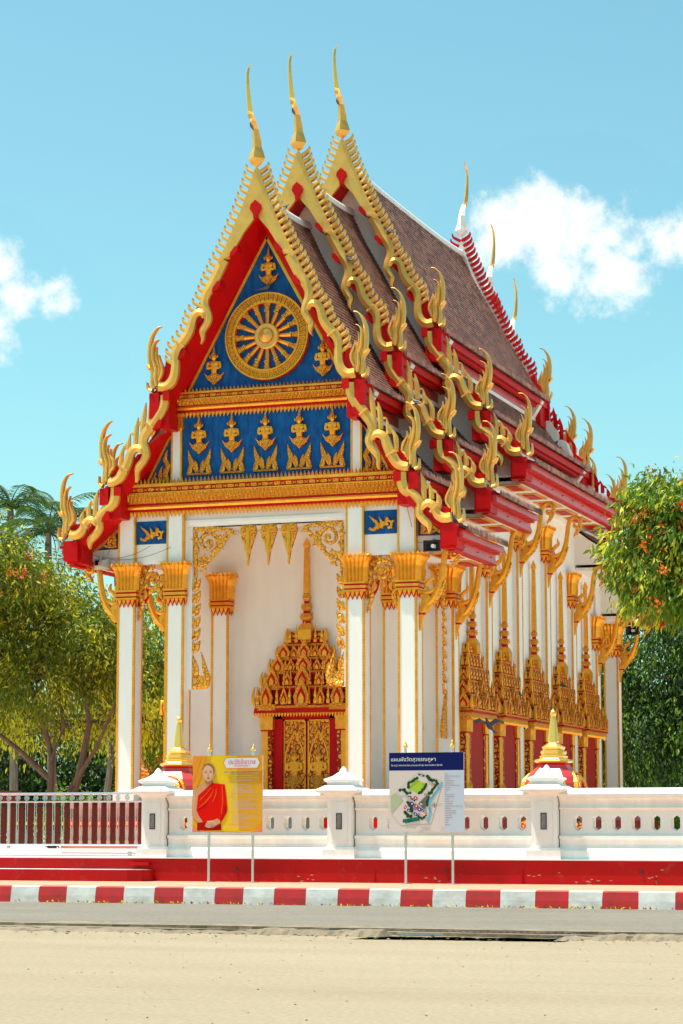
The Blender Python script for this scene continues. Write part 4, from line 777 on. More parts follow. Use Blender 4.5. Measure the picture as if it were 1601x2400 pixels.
# ================================================================ boundary wall
bw=empty('boundary_wall',(-16.7,46.5,.36),label='white boundary wall with moulded panels and hexagon holes on a red base',category='wall')
mb=MB(); mb.box(-60,8,46.15,46.9,.3,.845,'red_base'); mb.box(-60,8,46.12,46.92,.845,.868,'white_trim')
for x in (-19.0,-14.3,-10.2): mb.tube([(x,46.16,.62,.035),(x,46.13,.62,.035)],'dark',8)
for x,z0,z1 in ((-15.9,.40,.62),(-12.7,.38,.64),(-9.95,.38,.55)): mb.box(x,x+.03,46.13,46.16,z0,z1,'red_dark' if x>-15 else 'red_dark')
rc=random.Random(6)
for cx_,cz_,n_,sp_ in ((-9.95,.52,7,.06),(-21.3,.70,0,.1),(-14.5,.45,5,.12),(-17.6,.42,6,.2),(-11.4,.43,7,.25),(-12.3,.6,4,.2)):
    for i in range(n_):
        a_,b_=cx_+rc.gauss(0,sp_),cz_+rc.gauss(0,.05); mb.add([(a_+rc.uniform(.01,.035)*math.cos(k*1.05)*1.6,46.148,b_+rc.uniform(.006,.02)*math.sin(k*1.05)) for k in range(6)],[(0,1,2,3,4,5)],'pavement')
mb.build('wall_base',bw,(-16.7,46.5,.36))
def panel(x0,x1,holes):
    mb=MB(); Y=46.45; mb.tf=lambda u,v,w:(u,Y-w,v)
    prof=[(.16,.868),(.16,1.03),(.13,1.06),(.10,1.07),(.05,1.10),(.03,1.16),(.05,1.26),(.08,1.29),(.10,1.30),(.10,1.335),(.04,1.35),(.0,1.36)]
    prof2=[(.0,1.87),(.05,1.88),(.07,1.90),(.07,1.915),(.03,1.93),(.02,1.99),(.05,2.06),(.10,2.10),(.12,2.11),(.12,2.135),(.17,2.15),(.18,2.19),(.12,2.27),(.02,2.31),(-.32,2.31),(-.4,2.19),(-.3,2.1)]
    for p in (prof,prof2):
        for (a,za),(b,zb) in zip(p,p[1:]): mb.add([(x0,za,a),(x1,za,a),(x1,zb,b),(x0,zb,b)],[(0,1,2,3)],'white_aged')
    mb.box(x0,x1,.868,1.36,-.3,-.28,'white'); mb.box(x0,x1,1.87,2.2,-.3,-.28,'white')
    # band with hexagonal openings
    xs=[x0]+[ (a+b)/2 for a,b in zip(holes,holes[1:])]+[x1]; z0,z1=1.36,1.87
    for h,a,b in zip(holes,xs,xs[1:]):
        hx=[(h,1.435),(h+.092,1.505),(h+.092,1.705),(h,1.775),(h-.092,1.705),(h-.092,1.505)]; bd=[(h,z0),(b,z0),(b,z1),(h,z1),(a,z1),(a,z0)]
        for k in range(6):
            q=[hx[k],hx[(k+1)%6],bd[(k+1)%6],bd[k]]
            for w in (0,-.28): mb.add([(u,v,w) for u,v in q],[(0,1,2,3)],'white')
            mb.add([(*hx[k],0),(*hx[(k+1)%6],0),(*hx[(k+1)%6],-.28),(*hx[k],-.28)],[(0,1,2,3)],'white')
    return mb.build('panel',bw,((x0+x1)/2,46.45,.868))
H=lambda a,n=9,d=.4055:[a+d*i for i in range(n)]
panel(-20.72,-17.0,H(-20.38)); panel(-16.4,-12.52,H(-16.01)); panel(-11.95,-8.0,H(-11.58)); panel(-7.4,-3.4,H(-7.1))
for i,x in enumerate((-21.02,-16.70,-12.24,-7.7)):
    mb=MB(); Y=46.52
    for r,z0,z1 in ((.36,.868,1.05),(.33,1.05,1.10),(.27,1.10,2.14)): mb.lathe(x,Y,[(r,z0),(r,z1)],'white_aged',sq=True)
    mb.box(x-.18,x+.18,Y-.29,Y-.27,1.2,2.05,'white')
    o=mb.build('post',bw,(x,Y,.868))
    mb=MB(); mb.lathe(x,Y,[(.27,2.14),(.30,2.18),(.33,2.21),(.46,2.25),(.475,2.28),(.47,2.31),(.42,2.33),(.34,2.38),(.30,2.40),(.27,2.41),(.27,2.45),(.33,2.49),(.34,2.52),(.27,2.55),(.17,2.60),(.15,2.62),(.10,2.66),(.07,2.69),(.065,2.72),(.02,2.79),(.002,2.80)],'white_trim',sq=True); mb.build('cap',o,(x,Y,2.14))
    mb=MB(); mb.box(x-.045-.02,x+.045+.02,Y-.30,Y-.28,1.47,1.81,'dark'); mb.box(x-.045,x+.045,Y-.305,Y-.30,1.49,1.79,'lamp_grey'); mb.build('wall_lamp',o,(x,Y-.3,1.64))
# steps in front of the gate
mb=MB()
def half(x1,y0,z0,z1,m,ins=0):
    P=[(-60,46.1),(x1-.0,46.1)]+[(x1+.25*math.sin(a)-.0-ins,46.1-(46.1-y0)*(1-math.cos(a))*0+0) for a in ()]
mb.poly([(-60,46.14),(-20.93,46.14),(-20.93,45.95),(-21.05,45.75),(-21.35,45.66),(-22.0,45.62),(-60,45.62)],.35,.60,'red_base'); mb.poly([(-60,46.13),(-20.99,46.13),(-21.0,45.97),(-21.12,45.82),(-21.4,45.72),(-22.0,45.68),(-60,45.68)],.60,.612,'white_dirty')
mb.box(-21.45,-21.0,46.0,46.14,.70,.76,'red')
structure(mb,'steps')
# ================================================================ gate
gt=empty('gate',(-23.5,46.5,.9),label='sliding gate of maroon boards between stainless steel rails',category='gate')
mb=MB()
for z,r in ((2.25,.028),(2.07,.02),(1.13,.022)): mb.tube([(-30,46.5,z,r),(-21.33,46.5,z,r)],'stainless',8)
mb.box(-30,-21.35,46.47,46.53,.96,1.05,'white_trim'); mb.box(-30,-21.35,46.44,46.56,.88,.905,'grey_metal')
mb.build('rail',gt,(-23.5,46.5,2.25))
mb=MB()
for x in (-21.65,-25.2): mb.loft([[(x+.05*math.cos(2*PI*k/12),y,.94+.05*math.sin(2*PI*k/12)) for k in range(12)] for y in (46.42,46.46)],'grey_metal')
mb.build('wheel',gt,(-21.65,46.44,.94))
x=-21.42; i=0
sl0=None
while x>-27:
    if sl0 is None:
        mb=MB(); mb.box(x-.06,x+.06,46.49,46.51,1.15,2.05,'maroon'); sl0=mb.build('slat',gt,(x,46.5,1.15))
        mb=MB()
        for d in (-.135,-.09): mb.tube([(x+d,46.5,1.13,.009),(x+d,46.5,2.07,.009)],'stainless',5)
        mb.tube([(x-.1125,46.5,1.13,.006),(x-.1125,46.5,1.45,.006)],'stainless',5); mb.loft([[(x-.1125+r*math.cos(2*PI*k/8),46.5+r*math.sin(2*PI*k/8),z) for k in range(8)] for r,z in ((.004,1.565),(.018,1.59),(.018,1.61),(.004,1.635))],'gold_bright'); b0=mb.build('bar',gt,(x,46.5,1.13))
        mb=MB()
        for r,t in ((.052,.010),(.022,.012)):
            mb.loft([[(x-.11+(r+t*math.cos(2*PI*j/6))*math.cos(2*PI*k/16),46.5+t*math.sin(2*PI*j/6),2.16+(r+t*math.cos(2*PI*j/6))*math.sin(2*PI*k/16)) for j in range(6)] for k in range(17)],'stainless',cap=False)
        r0=mb.build('ring',gt,(x,46.5,2.16)); x0=x
    else:
        for o in (sl0,b0,r0): copy_tree(o,(x-x0,0,0),gt)
    x-=.2245
# ================================================================ signs
def text(body,x0,x1,zc,h,Y,mat,parent,name='lettering',center=False,maxw=None):
    cu=bpy.data.curves.new(name,'FONT'); cu.body=body; cu.size=1; cu.extrude=0; o=bpy.data.objects.new('tmp',cu); COL.objects.link(o); bpy.context.view_layer.update()
    dg=bpy.context.evaluated_depsgraph_get(); me=bpy.data.meshes.new_from_object(o.evaluated_get(dg)); bpy.data.objects.remove(o); 
    if not len(me.vertices): return
    A=np.zeros(len(me.vertices)*3); me.vertices.foreach_get('co',A); A=A.reshape(-1,3); a=A.min(0);b=A.max(0)
    sx=(x1-x0)/(b[0]-a[0]); sz=h/(b[1]-a[1]); B=np.empty_like(A); B[:,0]=(A[:,0]-a[0])*sx; B[:,1]=0; B[:,2]=(A[:,1]-a[1])*sz-h/2
    me.vertices.foreach_set('co',B.ravel()); me.materials.clear(); me.materials.append(MATS[mat]); me.update(); return link(name,me,parent,(x0,Y,zc))
def flat(name,c): M(name,c,.7,spec=.08)
for n_,c in dict(pr_yellow=(.80,.52,.02),pr_orange=(.80,.28,.02),pr_orange2=(.72,.36,.03),skin=(.62,.30,.15),skin_light=(.72,.42,.26),skin_dark=(.36,.15,.07),hair=(.30,.14,.07),robe=(.72,.006,.002),robe_light=(.85,.07,.01),robe_dark=(.38,.005,.005),ink_blue=(.10,.09,.40),ink_pale=(.42,.36,.50),ink_red=(.62,.01,.03),ink_pink=(.75,.18,.25),card=(.70,.69,.72),navy=(.006,.012,.10),map_bg=(.66,.58,.53),map_side=(.50,.57,.66),map_line=(.50,.45,.40),map_green=(.012,.07,.018),map_lime=(.38,.55,.05),map_pale=(.42,.48,.30),water=(.16,.48,.66),teal=(.01,.16,.13),map_red=(.55,.02,.02),map_blue=(.03,.03,.22),map_grey=(.16,.14,.12),wht=(.8,.8,.8),ink_brown=(.45,.25,.22)).items(): flat(n_,c)
def sign(x0,x1,z0,z1,px,name_,label):
    Y=45.70; s=empty('sign_board',((x0+x1)/2,Y+.06,.36),label=label,category='sign board')
    for x in px:
        mb=MB(); mb.tube([(x,Y+.06,.36,.032),(x,Y+.06,z1+.11,.030)],'stainless',12); mb.tube([(x,Y+.06,.36,.13),(x,Y+.06,.372,.13)],'grey_metal',14); p=mb.build('post',s,(x,Y+.06,.36),smooth=False)
        mb=MB(); mb.lathe(x,Y+.06,[(.03,z1+.10),(.05,z1+.11),(.055,z1+.13),(.045,z1+.15),(.03,z1+.17),(.014,z1+.21),(.002,z1+.25)],'gold_bright',12); mb.build('finial',p,(x,Y+.06,z1+.1),smooth=True)
    return s,Y
S,Y=sign(-19.84,-18.23,1.41,3.03,(-19.48,-18.47),'abbot','orange board showing a monk in a red robe beside Thai text')
U=lambda x:-19.84+(x-195)/1205*1.61
Vv=lambda y:1.41+1.62*(1-(y-380)/1340)
mb=MB(); mb.box(-19.84,-18.23,Y,Y+.03,1.41,3.03,'white_trim'); mb.build('panel',S,(-19,Y,1.41))
LAY=[0]
def px(mb,pts,mat,U=U,V=Vv,Y=Y):
    LAY[0]+=1; w=.0008*LAY[0]+.001; mb.tf=None; P=[(U(x),Y-w,V(y)) for x,y in pts]; mb.add(P,[tuple(range(len(P)))],mat)
mb=MB(); LAY[0]=0
px(mb,[(195,380),(1400,380),(1400,1720),(195,1720)],'pr_orange2'); px(mb,[(520,380),(1050,380),(880,1100),(760,1720),(560,1720),(440,1000)],'pr_yellow'); px(mb,[(850,380),(1180,380),(1330,1720),(900,1720)],'pr_orange2'); px(mb,[(600,380),(950,380),(1000,1720),(640,1720)],'pr_yellow')
px(mb,[(195,380),(360,380),(270,660),(195,860)],'pr_orange'); px(mb,[(195,900),(330,620),(400,380),(430,380),(340,760),(195,1100)],'pr_orange'); px(mb,[(1250,1720),(1400,1500),(1400,1000),(1330,700),(1400,620),(1400,1720)],'pr_orange')
px(mb,[(195,1600),(300,1690),(500,1680),(780,1695),(1200,1690),(1300,1640),(1400,1600),(1400,1720),(195,1720)],'pr_orange'); px(mb,[(230,1660),(420,1705),(770,1685),(1180,1708),(1340,1655),(1180,1722),(780,1700),(400,1720)],'pr_yellow'); px(mb,[(195,1650),(300,1720),(195,1720)],'ink_pink'); px(mb,[(1400,1650),(1290,1720),(1400,1720)],'ink_pink')
mb.build('backdrop_print',S,(-19,Y,1.41))
mb=MB()
px(mb,[(425,840),(545,830),(560,900),(470,960),(410,890)],'skin_dark'); px(mb,[(420,850),(300,920),(225,970),(195,1080),(187,1280),(187,1430),(250,1500),(360,1600),(450,1640),(470,1580),(390,1540),(300,1400),(270,1300),(290,1120),(420,960),(530,860)],'skin')
px(mb,[(230,985),(215,1100),(210,1300),(240,1420),(220,1300),(235,1110)],'skin_light')
px(mb,[(535,855),(700,880),(755,885),(765,980),(785,1150),(800,1300),(795,1370),(740,1480),(690,1560),(700,1680),(280,1680),(285,1560),(380,1540),(300,1420),(265,1340),(285,1150),(290,1080),(400,980)],'robe')
px(mb,[(280,1560),(380,1550),(690,1560),(700,1685),(280,1690)],'robe_dark')
for p in ([(520,930),(400,1040),(310,1180),(330,1170),(430,1060),(525,950)],[(560,960),(500,1080),(400,1200),(300,1290),(320,1290),(430,1210),(520,1100),(570,970)],[(600,960),(590,1060),(540,1200),(560,1190),(615,1060),(615,970)],[(700,900),(710,1200),(690,1400),(705,1400),(735,1200),(720,905)]): px(mb,p,'robe_light')
for p in ([(480,1200),(380,1280),(280,1330),(300,1335),(400,1290)],[(760,1250),(740,1400),(690,1500),(705,1500),(760,1400),(775,1260)],[(450,990),(350,1100),(360,1105),(460,1000)]): px(mb,p,'robe_dark')
px(mb,[(450,515),(400,545),(368,600),(358,660),(370,740),(395,790),(430,860),(480,880),(530,850),(560,780),(582,700),(585,640),(570,570),(530,530),(490,512)],'skin')
px(mb,[(480,512),(530,530),(572,580),(585,650),(578,700),(560,720),(555,640),(520,570),(450,540),(395,570),(366,640),(362,600),(400,545),(450,515)],'hair')
px(mb,[(440,545),(500,560),(545,610),(550,700),(520,800),(470,840),(410,790),(385,720),(385,620)],'skin_light')
px(mb,[(575,670),(597,665),(592,720),(572,740)],'skin'); px(mb,[(405,672),(440,660),(452,676),(412,684)],'hair'); px(mb,[(490,662),(525,656),(530,672),(495,680)],'hair'); px(mb,[(400,655),(450,645),(450,650),(402,662)],'hair'); px(mb,[(488,648),(530,640),(532,648),(490,655)],'hair')
px(mb,[(462,680),(455,735),(450,750),(470,756),(490,748),(478,700)],'skin'); px(mb,[(440,772),(470,766),(505,772),(480,788),(455,786)],'map_red'); px(mb,[(445,778),(500,777),(470,781)],'robe_dark'); px(mb,[(410,800),(430,858),(480,880),(530,850),(548,800),(500,840),(460,850)],'skin_dark')
px(mb,[(440,1560),(480,1530),(560,1510),(640,1480),(680,1510),(690,1560),(620,1600),(560,1640),(480,1645),(420,1620)],'skin'); px(mb,[(450,1525),(540,1515),(600,1540),(620,1590),(560,1600),(500,1575)],'skin_light')
for k in range(5): px(mb,[(500+8*k,1545+22*k),(600-6*k,1558+18*k),(602-6*k,1563+18*k),(502+8*k,1552+22*k)],'skin_dark')
mb.build('portrait_print',S,(-19,Y,1.41))
mb=MB(); px(mb,[(725,510),(780,412),(1325,412),(1372,510),(1320,612),(780,612)],'pr_orange'); px(mb,[(742,510),(788,425),(1318,425),(1355,510),(1312,600),(788,600)],'card'); mb.build('title_plate',S,(-19,Y,1.41))
text('ประวัติเจ้าอาวาส',U(825),U(1290),Vv(488),.075*1.62*.95,Y-.05,'ink_red',S); text('วัดสุวรรณคูหา',U(925),U(1190),Vv(562),.055,Y-.05,'ink_red',S)
text('พระอธิการ',U(755),U(1000),Vv(668),.05,Y-.05,'ink_blue',S)
rt_=random.Random(3); mb=MB(); LAY[0]=60
def dash(mb,x0,x1,y,h,mat,**k):
    x=x0
    while x<x1:
        q=min(x1,x+rt_.uniform(8,26)); px(mb,[(x,y-h*rt_.uniform(.6,1)),(q,y-h*rt_.uniform(.6,1)),(q,y+h*.7),(x,y+h*.7)],mat,**k); LAY[0]-=1; x=q+rt_.uniform(3,9)
dash(mb,1010,1350,668,11,'ink_blue')
for x0,x1,y,m_ in [(770,890,732,'ink_pink'),(905,1255,732,'ink_pale'),(900,1350,772,'ink_pale'),(900,1225,812,'ink_pale'),(825,920,858,'ink_pink'),(895,1190,900,'ink_pale'),(895,1240,935,'ink_pale'),(895,1100,968,'ink_pale'),(895,1235,1000,'ink_pale'),(895,1260,1034,'ink_pale'),(895,990,1068,'ink_pale'),(825,930,1108,'ink_pink'),(890,1330,1145,'ink_pale'),(890,1210,1178,'ink_pale'),(890,1305,1213,'ink_pale'),(890,1310,1246,'ink_pale'),(890,1240,1280,'ink_pale'),(890,1365,1312,'ink_pale'),(825,1035,1365,'ink_pink'),(890,1165,1406,'ink_pale'),(890,1350,1440,'ink_pale'),(890,1200,1473,'ink_pale'),(890,1090,1506,'ink_pale'),(890,1210,1540,'ink_pale'),(825,1035,1587,'ink_pink'),(890,1185,1624,'ink_pale')]: dash(mb,x0,x1,y,6.5,m_)
mb.build('text_lines',S,(-19,Y,1.41))
# map board
S,Y=sign(-15.40,-13.78,1.42,3.05,(-15.06,-14.045),'map','grey site map board with a navy heading strip in Thai')
U2=lambda x:-15.40+(x-208)/1097*1.62
V2=lambda y:1.42+1.63*(1-(y-400)/1160)
mb=MB(); mb.box(-15.40,-13.78,Y,Y+.03,1.42,3.05,'white_trim'); mb.build('panel',S,(-14.6,Y,1.42))
def q(mb,p,m_): px(mb,p,m_,U=U2,V=V2,Y=Y)
mb=MB(); LAY[0]=0
q(mb,[(208,400),(1305,400),(1305,1560),(208,1560)],'map_bg'); q(mb,[(208,400),(1305,400),(1305,662),(208,662)],'navy'); q(mb,[(1015,662),(1305,662),(1305,1560),(1015,1560)],'map_side')
mb.build('background_print',S,(-14.6,Y,1.42))
mb=MB(); q(mb,[(640,690),(1000,830),(830,1440),(380,1470),(245,1310),(415,1110),(315,965)],'map_line'); q(mb,[(642,698),(992,834),(825,1434),(384,1463),(254,1310),(424,1110),(324,965)],'map_bg'); q(mb,[(230,1040),(300,985),(415,1110),(235,1285)],'map_pale')
q(mb,[(600,790),(740,850),(720,930),(625,1000),(500,925),(560,820)],'map_lime'); 
for a,b in (((990,835),(930,940)),((930,940),(840,1060)),((840,1060),(790,1160)),((790,1160),(815,1280)),((815,1280),(770,1415))): 
    dx_,dy_=b[0]-a[0],b[1]-a[1]; L_=math.hypot(dx_,dy_); nx,ny=-dy_/L_*17,dx_/L_*17; q(mb,[(a[0]+nx,a[1]+ny),(b[0]+nx,b[1]+ny+4),(b[0]-nx,b[1]-ny+4),(a[0]-nx,a[1]-ny)],'water')
q(mb,[(650,1140),(770,1020),(810,1040),(740,1230),(690,1200)],'map_grey'); q(mb,[(430,1375),(650,1340),(660,1395),(440,1435)],'teal')
def dots(pts,r,n_):
    for i in range(len(pts)-1):
        (xa,ya),(xb,yb)=pts[i],pts[i+1]
        for k in range(n_):
            t=k/n_; cx_,cy_=xa+(xb-xa)*t+rt_.uniform(-8,8),ya+(yb-ya)*t+rt_.uniform(-8,8); rr_=r*rt_.uniform(.8,1.2); q(mb,[(cx_+rr_*math.cos(2*PI*j/8),cy_+rr_*math.sin(2*PI*j/8)) for j in range(8)],'map_green'); LAY[0]-=.8
dots([(630,780),(560,810),(490,860),(500,920)],22,4); dots([(770,755),(830,800),(900,820),(930,850),(870,920),(830,980),(800,1020)],22,3); dots([(365,945),(430,950),(470,1000),(540,990)],22,3); dots([(760,870),(730,930),(680,990),(640,1000)],20,3); dots([(500,1040),(600,1110)],12,5); dots([(490,1130),(530,1200),(560,1270)],24,4); dots([(450,1270),(490,1330),(560,1330)],22,4); dots([(790,1060),(760,1200)],18,6); dots([(650,1330),(700,1370),(770,1310)],16,4); dots([(430,1410),(440,1375)],14,2)
def bld(x,y,w_,h_,m_,a=.6):
    c_,s_=math.cos(a),math.sin(a); q(mb,[(x+u*w_*c_-v*h_*s_,y+u*w_*s_+v*h_*c_) for u,v in ((-1,-1),(1,-1),(1,1),(-1,1))],m_); q(mb,[(x+u*w_*.35*c_-v*h_*.35*s_,y+u*w_*.35*s_+v*h_*.35*c_) for u,v in ((-1,-1),(1,-1),(1,1),(-1,1))],'wht')
for a in ((690,733,48,13,'map_blue',.3),(603,1068,30,22,'map_red',.6),(552,1152,34,24,'map_blue',.6),(615,1185,30,22,'map_red',.6),(452,1200,16,26,'map_red',.5),(685,1155,36,24,'map_grey',.6),(505,1245,26,18,'map_blue',.5),(605,1300,30,18,'map_blue',.6),(662,1232,26,26,'map_blue',.6),(712,1250,20,16,'map_blue',.6),(755,1283,18,13,'map_red',.6),(866,862,22,14,'map_red',.2),(752,1012,16,12,'map_red',.5),(600,1225,20,15,'map_blue',.6),(663,1300,14,10,'map_red',.6)): bld(*a)
for r_ in (36,24): 
    for k in range(20): a=2*PI*k/20; q(mb,[(882+r_*math.cos(a),1170+r_*math.sin(a)),(882+r_*math.cos(a+.3),1170+r_*math.sin(a+.3)),(882+(r_-3)*math.cos(a+.3),1170+(r_-3)*math.sin(a+.3)),(882+(r_-3)*math.cos(a),1170+(r_-3)*math.sin(a))],'map_grey'); LAY[0]-=1
q(mb,[(882,1120),(888,1164),(935,1170),(888,1176),(882,1220),(876,1176),(830,1170),(876,1164)],'map_grey')
mb.build('map_print',S,(-14.6,Y,1.42))
text('แผนผังวัดสุวรรณคูหา',U2(238),U2(895),V2(505),.115,Y-.004,'wht',S); text('36 หมู่ 2 ตำบลกระโสม อำเภอตะกั่วทุ่ง จังหวัดพังงา 82130',U2(240),U2(992),V2(588),.052,Y-.004,'wht',S)
mb=MB(); LAY[0]=6
for i,L_ in enumerate((50,225,75,145,125,215,70,70,20,130,125,65,115,110,250,90,155,160,100,105,60,35,75)):
    x=1030
    while x<1030+L_: e=min(1030+L_,x+rt_.uniform(8,22)); y_=716+33.5*i; px(mb,[(x,y_-6),(e,y_-6),(e,y_+5),(x,y_+5)],'ink_brown',U=U2,V=V2,Y=Y); LAY[0]-=1; x=e+rt_.uniform(4,8)
mb.build('text_lines',S,(-14.6,Y,1.42))
# ================================================================ boundary-stone shrines (bell shaped)
def sema(x,y,label,z0=.8):
    o=empty('sema_shrine',(x,y,z0),label=label,category='boundary shrine',group='bell shaped boundary stone shrines')
    def sq(mb,P,m_,r=.16):
        rings=[]
        for h,z in P:
            c_=h*.62; rings.append([(x-c_,y-h,z),(x+c_,y-h,z),(x+h,y-c_,z),(x+h,y+c_,z),(x+c_,y+h,z),(x-c_,y+h,z),(x-h,y+c_,z),(x-h,y-c_,z)])
        mb.loft(rings,m_)
    mb=MB(); sq(mb,[(.75,z0),(.75,1.15),(.62,1.2),(.60,1.45),(.70,1.5),(.72,1.6),(.55,1.7)],'gold_flower'); sq(mb,[(.76,z0+.05),(.76,z0+.15)],'red'); mb.build('pedestal',o,(x,y,z0))
    mb=MB(); sq(mb,[(.50,1.7),(.52,2.0),(.61,2.2),(.635,2.38),(.62,2.5),(.55,2.65),(.44,2.78),(.36,2.86),(.335,2.92)],'red_pink'); sq(mb,[(.34,2.88),(.325,2.99)],'red')
    body=mb.build('bell',o,(x,y,1.7))
    for k in range(4):
        a=PI/2*k; c_,s_=math.cos(a),math.sin(a)
        tf=lambda u,v,w:(x+u*c_+(w)*s_,y+u*s_-(w)*c_,v)
        def outl(v):  # radius of the bell at height v
            return float(np.interp(v,[1.7,2.0,2.2,2.38,2.5,2.65,2.78,2.86,2.95],[.50,.52,.61,.635,.62,.55,.44,.36,.335]))
        mb=MB(tf)
        def arc(r0,r1,d,m_):
            P=[]
            for t in np.linspace(-.25*PI,1.25*PI,19):
                P.append(((r0*math.cos(t),2.3+r0*1.05*math.sin(t)),(r1*math.cos(t),2.3+r1*1.05*math.sin(t))))
            V=[];
            for (u0,v0),(u1,v1) in P: V+=[(u0,v0,outl(v0)+d),(u1,v1,outl(v1)+d),(u0,v0,outl(v0)-.05),(u1,v1,outl(v1)-.05)]
            n_=len(P); mb.add(V,[(4*i,4*i+1,4*i+5,4*i+4) for i in range(n_-1)]+[(4*i,4*i+2,4*i+6,4*i+4) for i in range(n_-1)]+[(4*i+1,4*i+3,4*i+7,4*i+5) for i in range(n_-1)],m_)
        arc(.20,.25,.035,'red'); arc(.25,.37,.06,'gold_fine'); arc(.37,.42,.03,'red'); arc(.42,.47,.045,'gold')
        mb.box(-.19,.19,1.75,2.42,.4,outl(2.3)-.02+.03,'dark'); mb.poly([(-.14,2.0),(-.14,2.25),(0,2.4),(.14,2.25),(.14,2.0)],.5,.67,'gold_flower')
        mb.build('arch',o,(x+.5*s_,y-.5*c_,2.2))
    mb=MB(); P=[(.36,2.97),(.40,3.0),(.38,3.04),(.30,3.06),(.28,3.08),(.29,3.12),(.25,3.14),(.25,3.17),(.27,3.20),(.26,3.24),(.21,3.26),(.23,3.30),(.24,3.33),(.19,3.36),(.13,3.40),(.10,3.43),(.115,3.46),(.10,3.60),(.085,3.75),(.062,3.95),(.05,4.02)]
    sq(mb,P,'gold_bright'); mb.lathe(x,y,[(.03,4.0),(.06,4.04),(.075,4.09),(.06,4.14),(.03,4.17),(.004,4.22)],'gold_bright',10); mb.build('spire',o,(x,y,2.97)); return o
sema(-22.73,51.5,'red and gold bell shrine behind the left end of the white wall'); sema(-13.38,51.5,'red and gold bell shrine behind the wall post right of the map board'); sema(-31.3,67.8,'small distant bell shrine seen between the hall columns and wall post')
# ================================================================ loudspeakers and cameras
def horn(x,y,z,face,label):
    o=empty('loudspeaker',(x,y,z),label=label,category='loudspeaker'); d=face
    R_=lambda a,b,yy:[(x-a,yy,z-b),(x+a,yy,z-b),(x+a,yy,z+b),(x-a,yy,z+b)]
    mb=MB(); mb.loft([R_(.24,.15,y-.10*d),R_(.22,.13,y-.12*d),R_(.20,.12,y-.10*d),R_(.06,.05,y+.05*d)],'dark',cap=False); mb.loft([R_(.24,.15,y-.10*d),R_(.235,.145,y-.06*d),R_(.10,.08,y+.14*d),R_(.08,.07,y+.26*d)],'grey_metal',cap=False); mb.build('horn',o,(x,y,z))
    mb=MB(); mb.tube([(x+.01,y-.07*d,z,.055),(x+.01,y-.02*d,z,.05)],'white_trim',10); mb.box(x-.03,x+.03,y+.0,y+.12,z+.1,z+.2,'grey_metal'); mb.build('driver',o,(x,y,z))
horn(XC+4.84,56.72,8.74,1,'horn loudspeaker beside the right front capital under the eaves')
horn(XC-4.75,56.85,8.66,-1,'pale horn loudspeaker at the left end of the front eaves'); horn(XC+4.95,79.7,8.35,1,'horn loudspeaker on the far rear corner near the orange flowered tree')
for k,w_ in enumerate(('first','second','third','fourth','fifth')):
    x,y,z=XC+4.52,62.12+3.34*k+1.30,4.42; o=empty('security_camera',(x,y,z),label='small white camera under the %s window crown from the front'%w_,category='security camera',group='cameras along the side windows')
    mb=MB(); mb.loft([[(x+r*math.cos(2*PI*j/10),y+r*math.sin(2*PI*j/10),z+h) for j in range(10)] for r,h in ((.07,.1),(.07,.05),(.05,.0),(.02,-.03))],'white_trim'); mb.build('dome',o,(x,y,z)); mb=MB(); mb.tube([(x,y-.04,z,.022),(x,y-.08,z-.01,.022)],'dark',8); mb.build('lens',o,(x,y,z))
# ================================================================ pigeons
def bird(x,y,z,h,label,fly=False,s=1.0,pitch=.25):
    o=empty('pigeon',(x,y,z),label=label,category='pigeon',group='pigeons about the roof'); c_,s_=math.cos(h),math.sin(h)
    def tf(u,v,w): # u forward, v side, w up
        return (x+(u*c_-v*s_)*s,y+(u*s_+v*c_)*s,z+(w+u*pitch)*s)
    mb=MB(tf); rings=[]
    for u,r,w in ((-.24,.012,.09),(-.16,.035,.09),(-.08,.06,.095),(0,.075,.10),(.07,.068,.115),(.11,.045,.145),(.135,.036,.175),(.16,.036,.19),(.18,.026,.19),(.195,.008,.185)): rings.append([(u,r*math.cos(2*PI*k/10),w+r*.95*math.sin(2*PI*k/10)) for k in range(10)])
    mb.loft(rings,'pigeon'); mb.poly([(-.20,-.025),(-.36,-.05),(-.36,.05),(-.20,.025)],.075,.09,'pigeon'); mb.add([(.19,-.008,.19),(.19,.008,.19),(.225,0,.178)],[(0,1,2)],'dark')
    mb.tube([(.0,.02,.05,.006),(.01,.02,0,.006)],'flower_red',4); mb.tube([(.0,-.02,.05,.006),(.01,-.02,0,.006)],'flower_red',4); mb.build('body',o,(x,y,z),smooth=True)
    for k in (1,-1):
        mb=MB(tf)
        if fly: mb.add([(.08,k*.04,.14),(-.06,k*.05,.12),(.10,k*.22,.24),(-.04,k*.26,.22),(.06,k*.42,.18),(-.08,k*.40,.17)],[(0,1,3,2),(2,3,5,4)],'pigeon')
        else: mb.add([(.06,k*.05,.13),(.03,k*.078,.09),(-.12,k*.06,.06),(-.24,k*.02,.08),(-.1,k*.045,.14)],[(0,1,2,3,4)],'pigeon')
        mb.build('wing',o,(x,y,z))
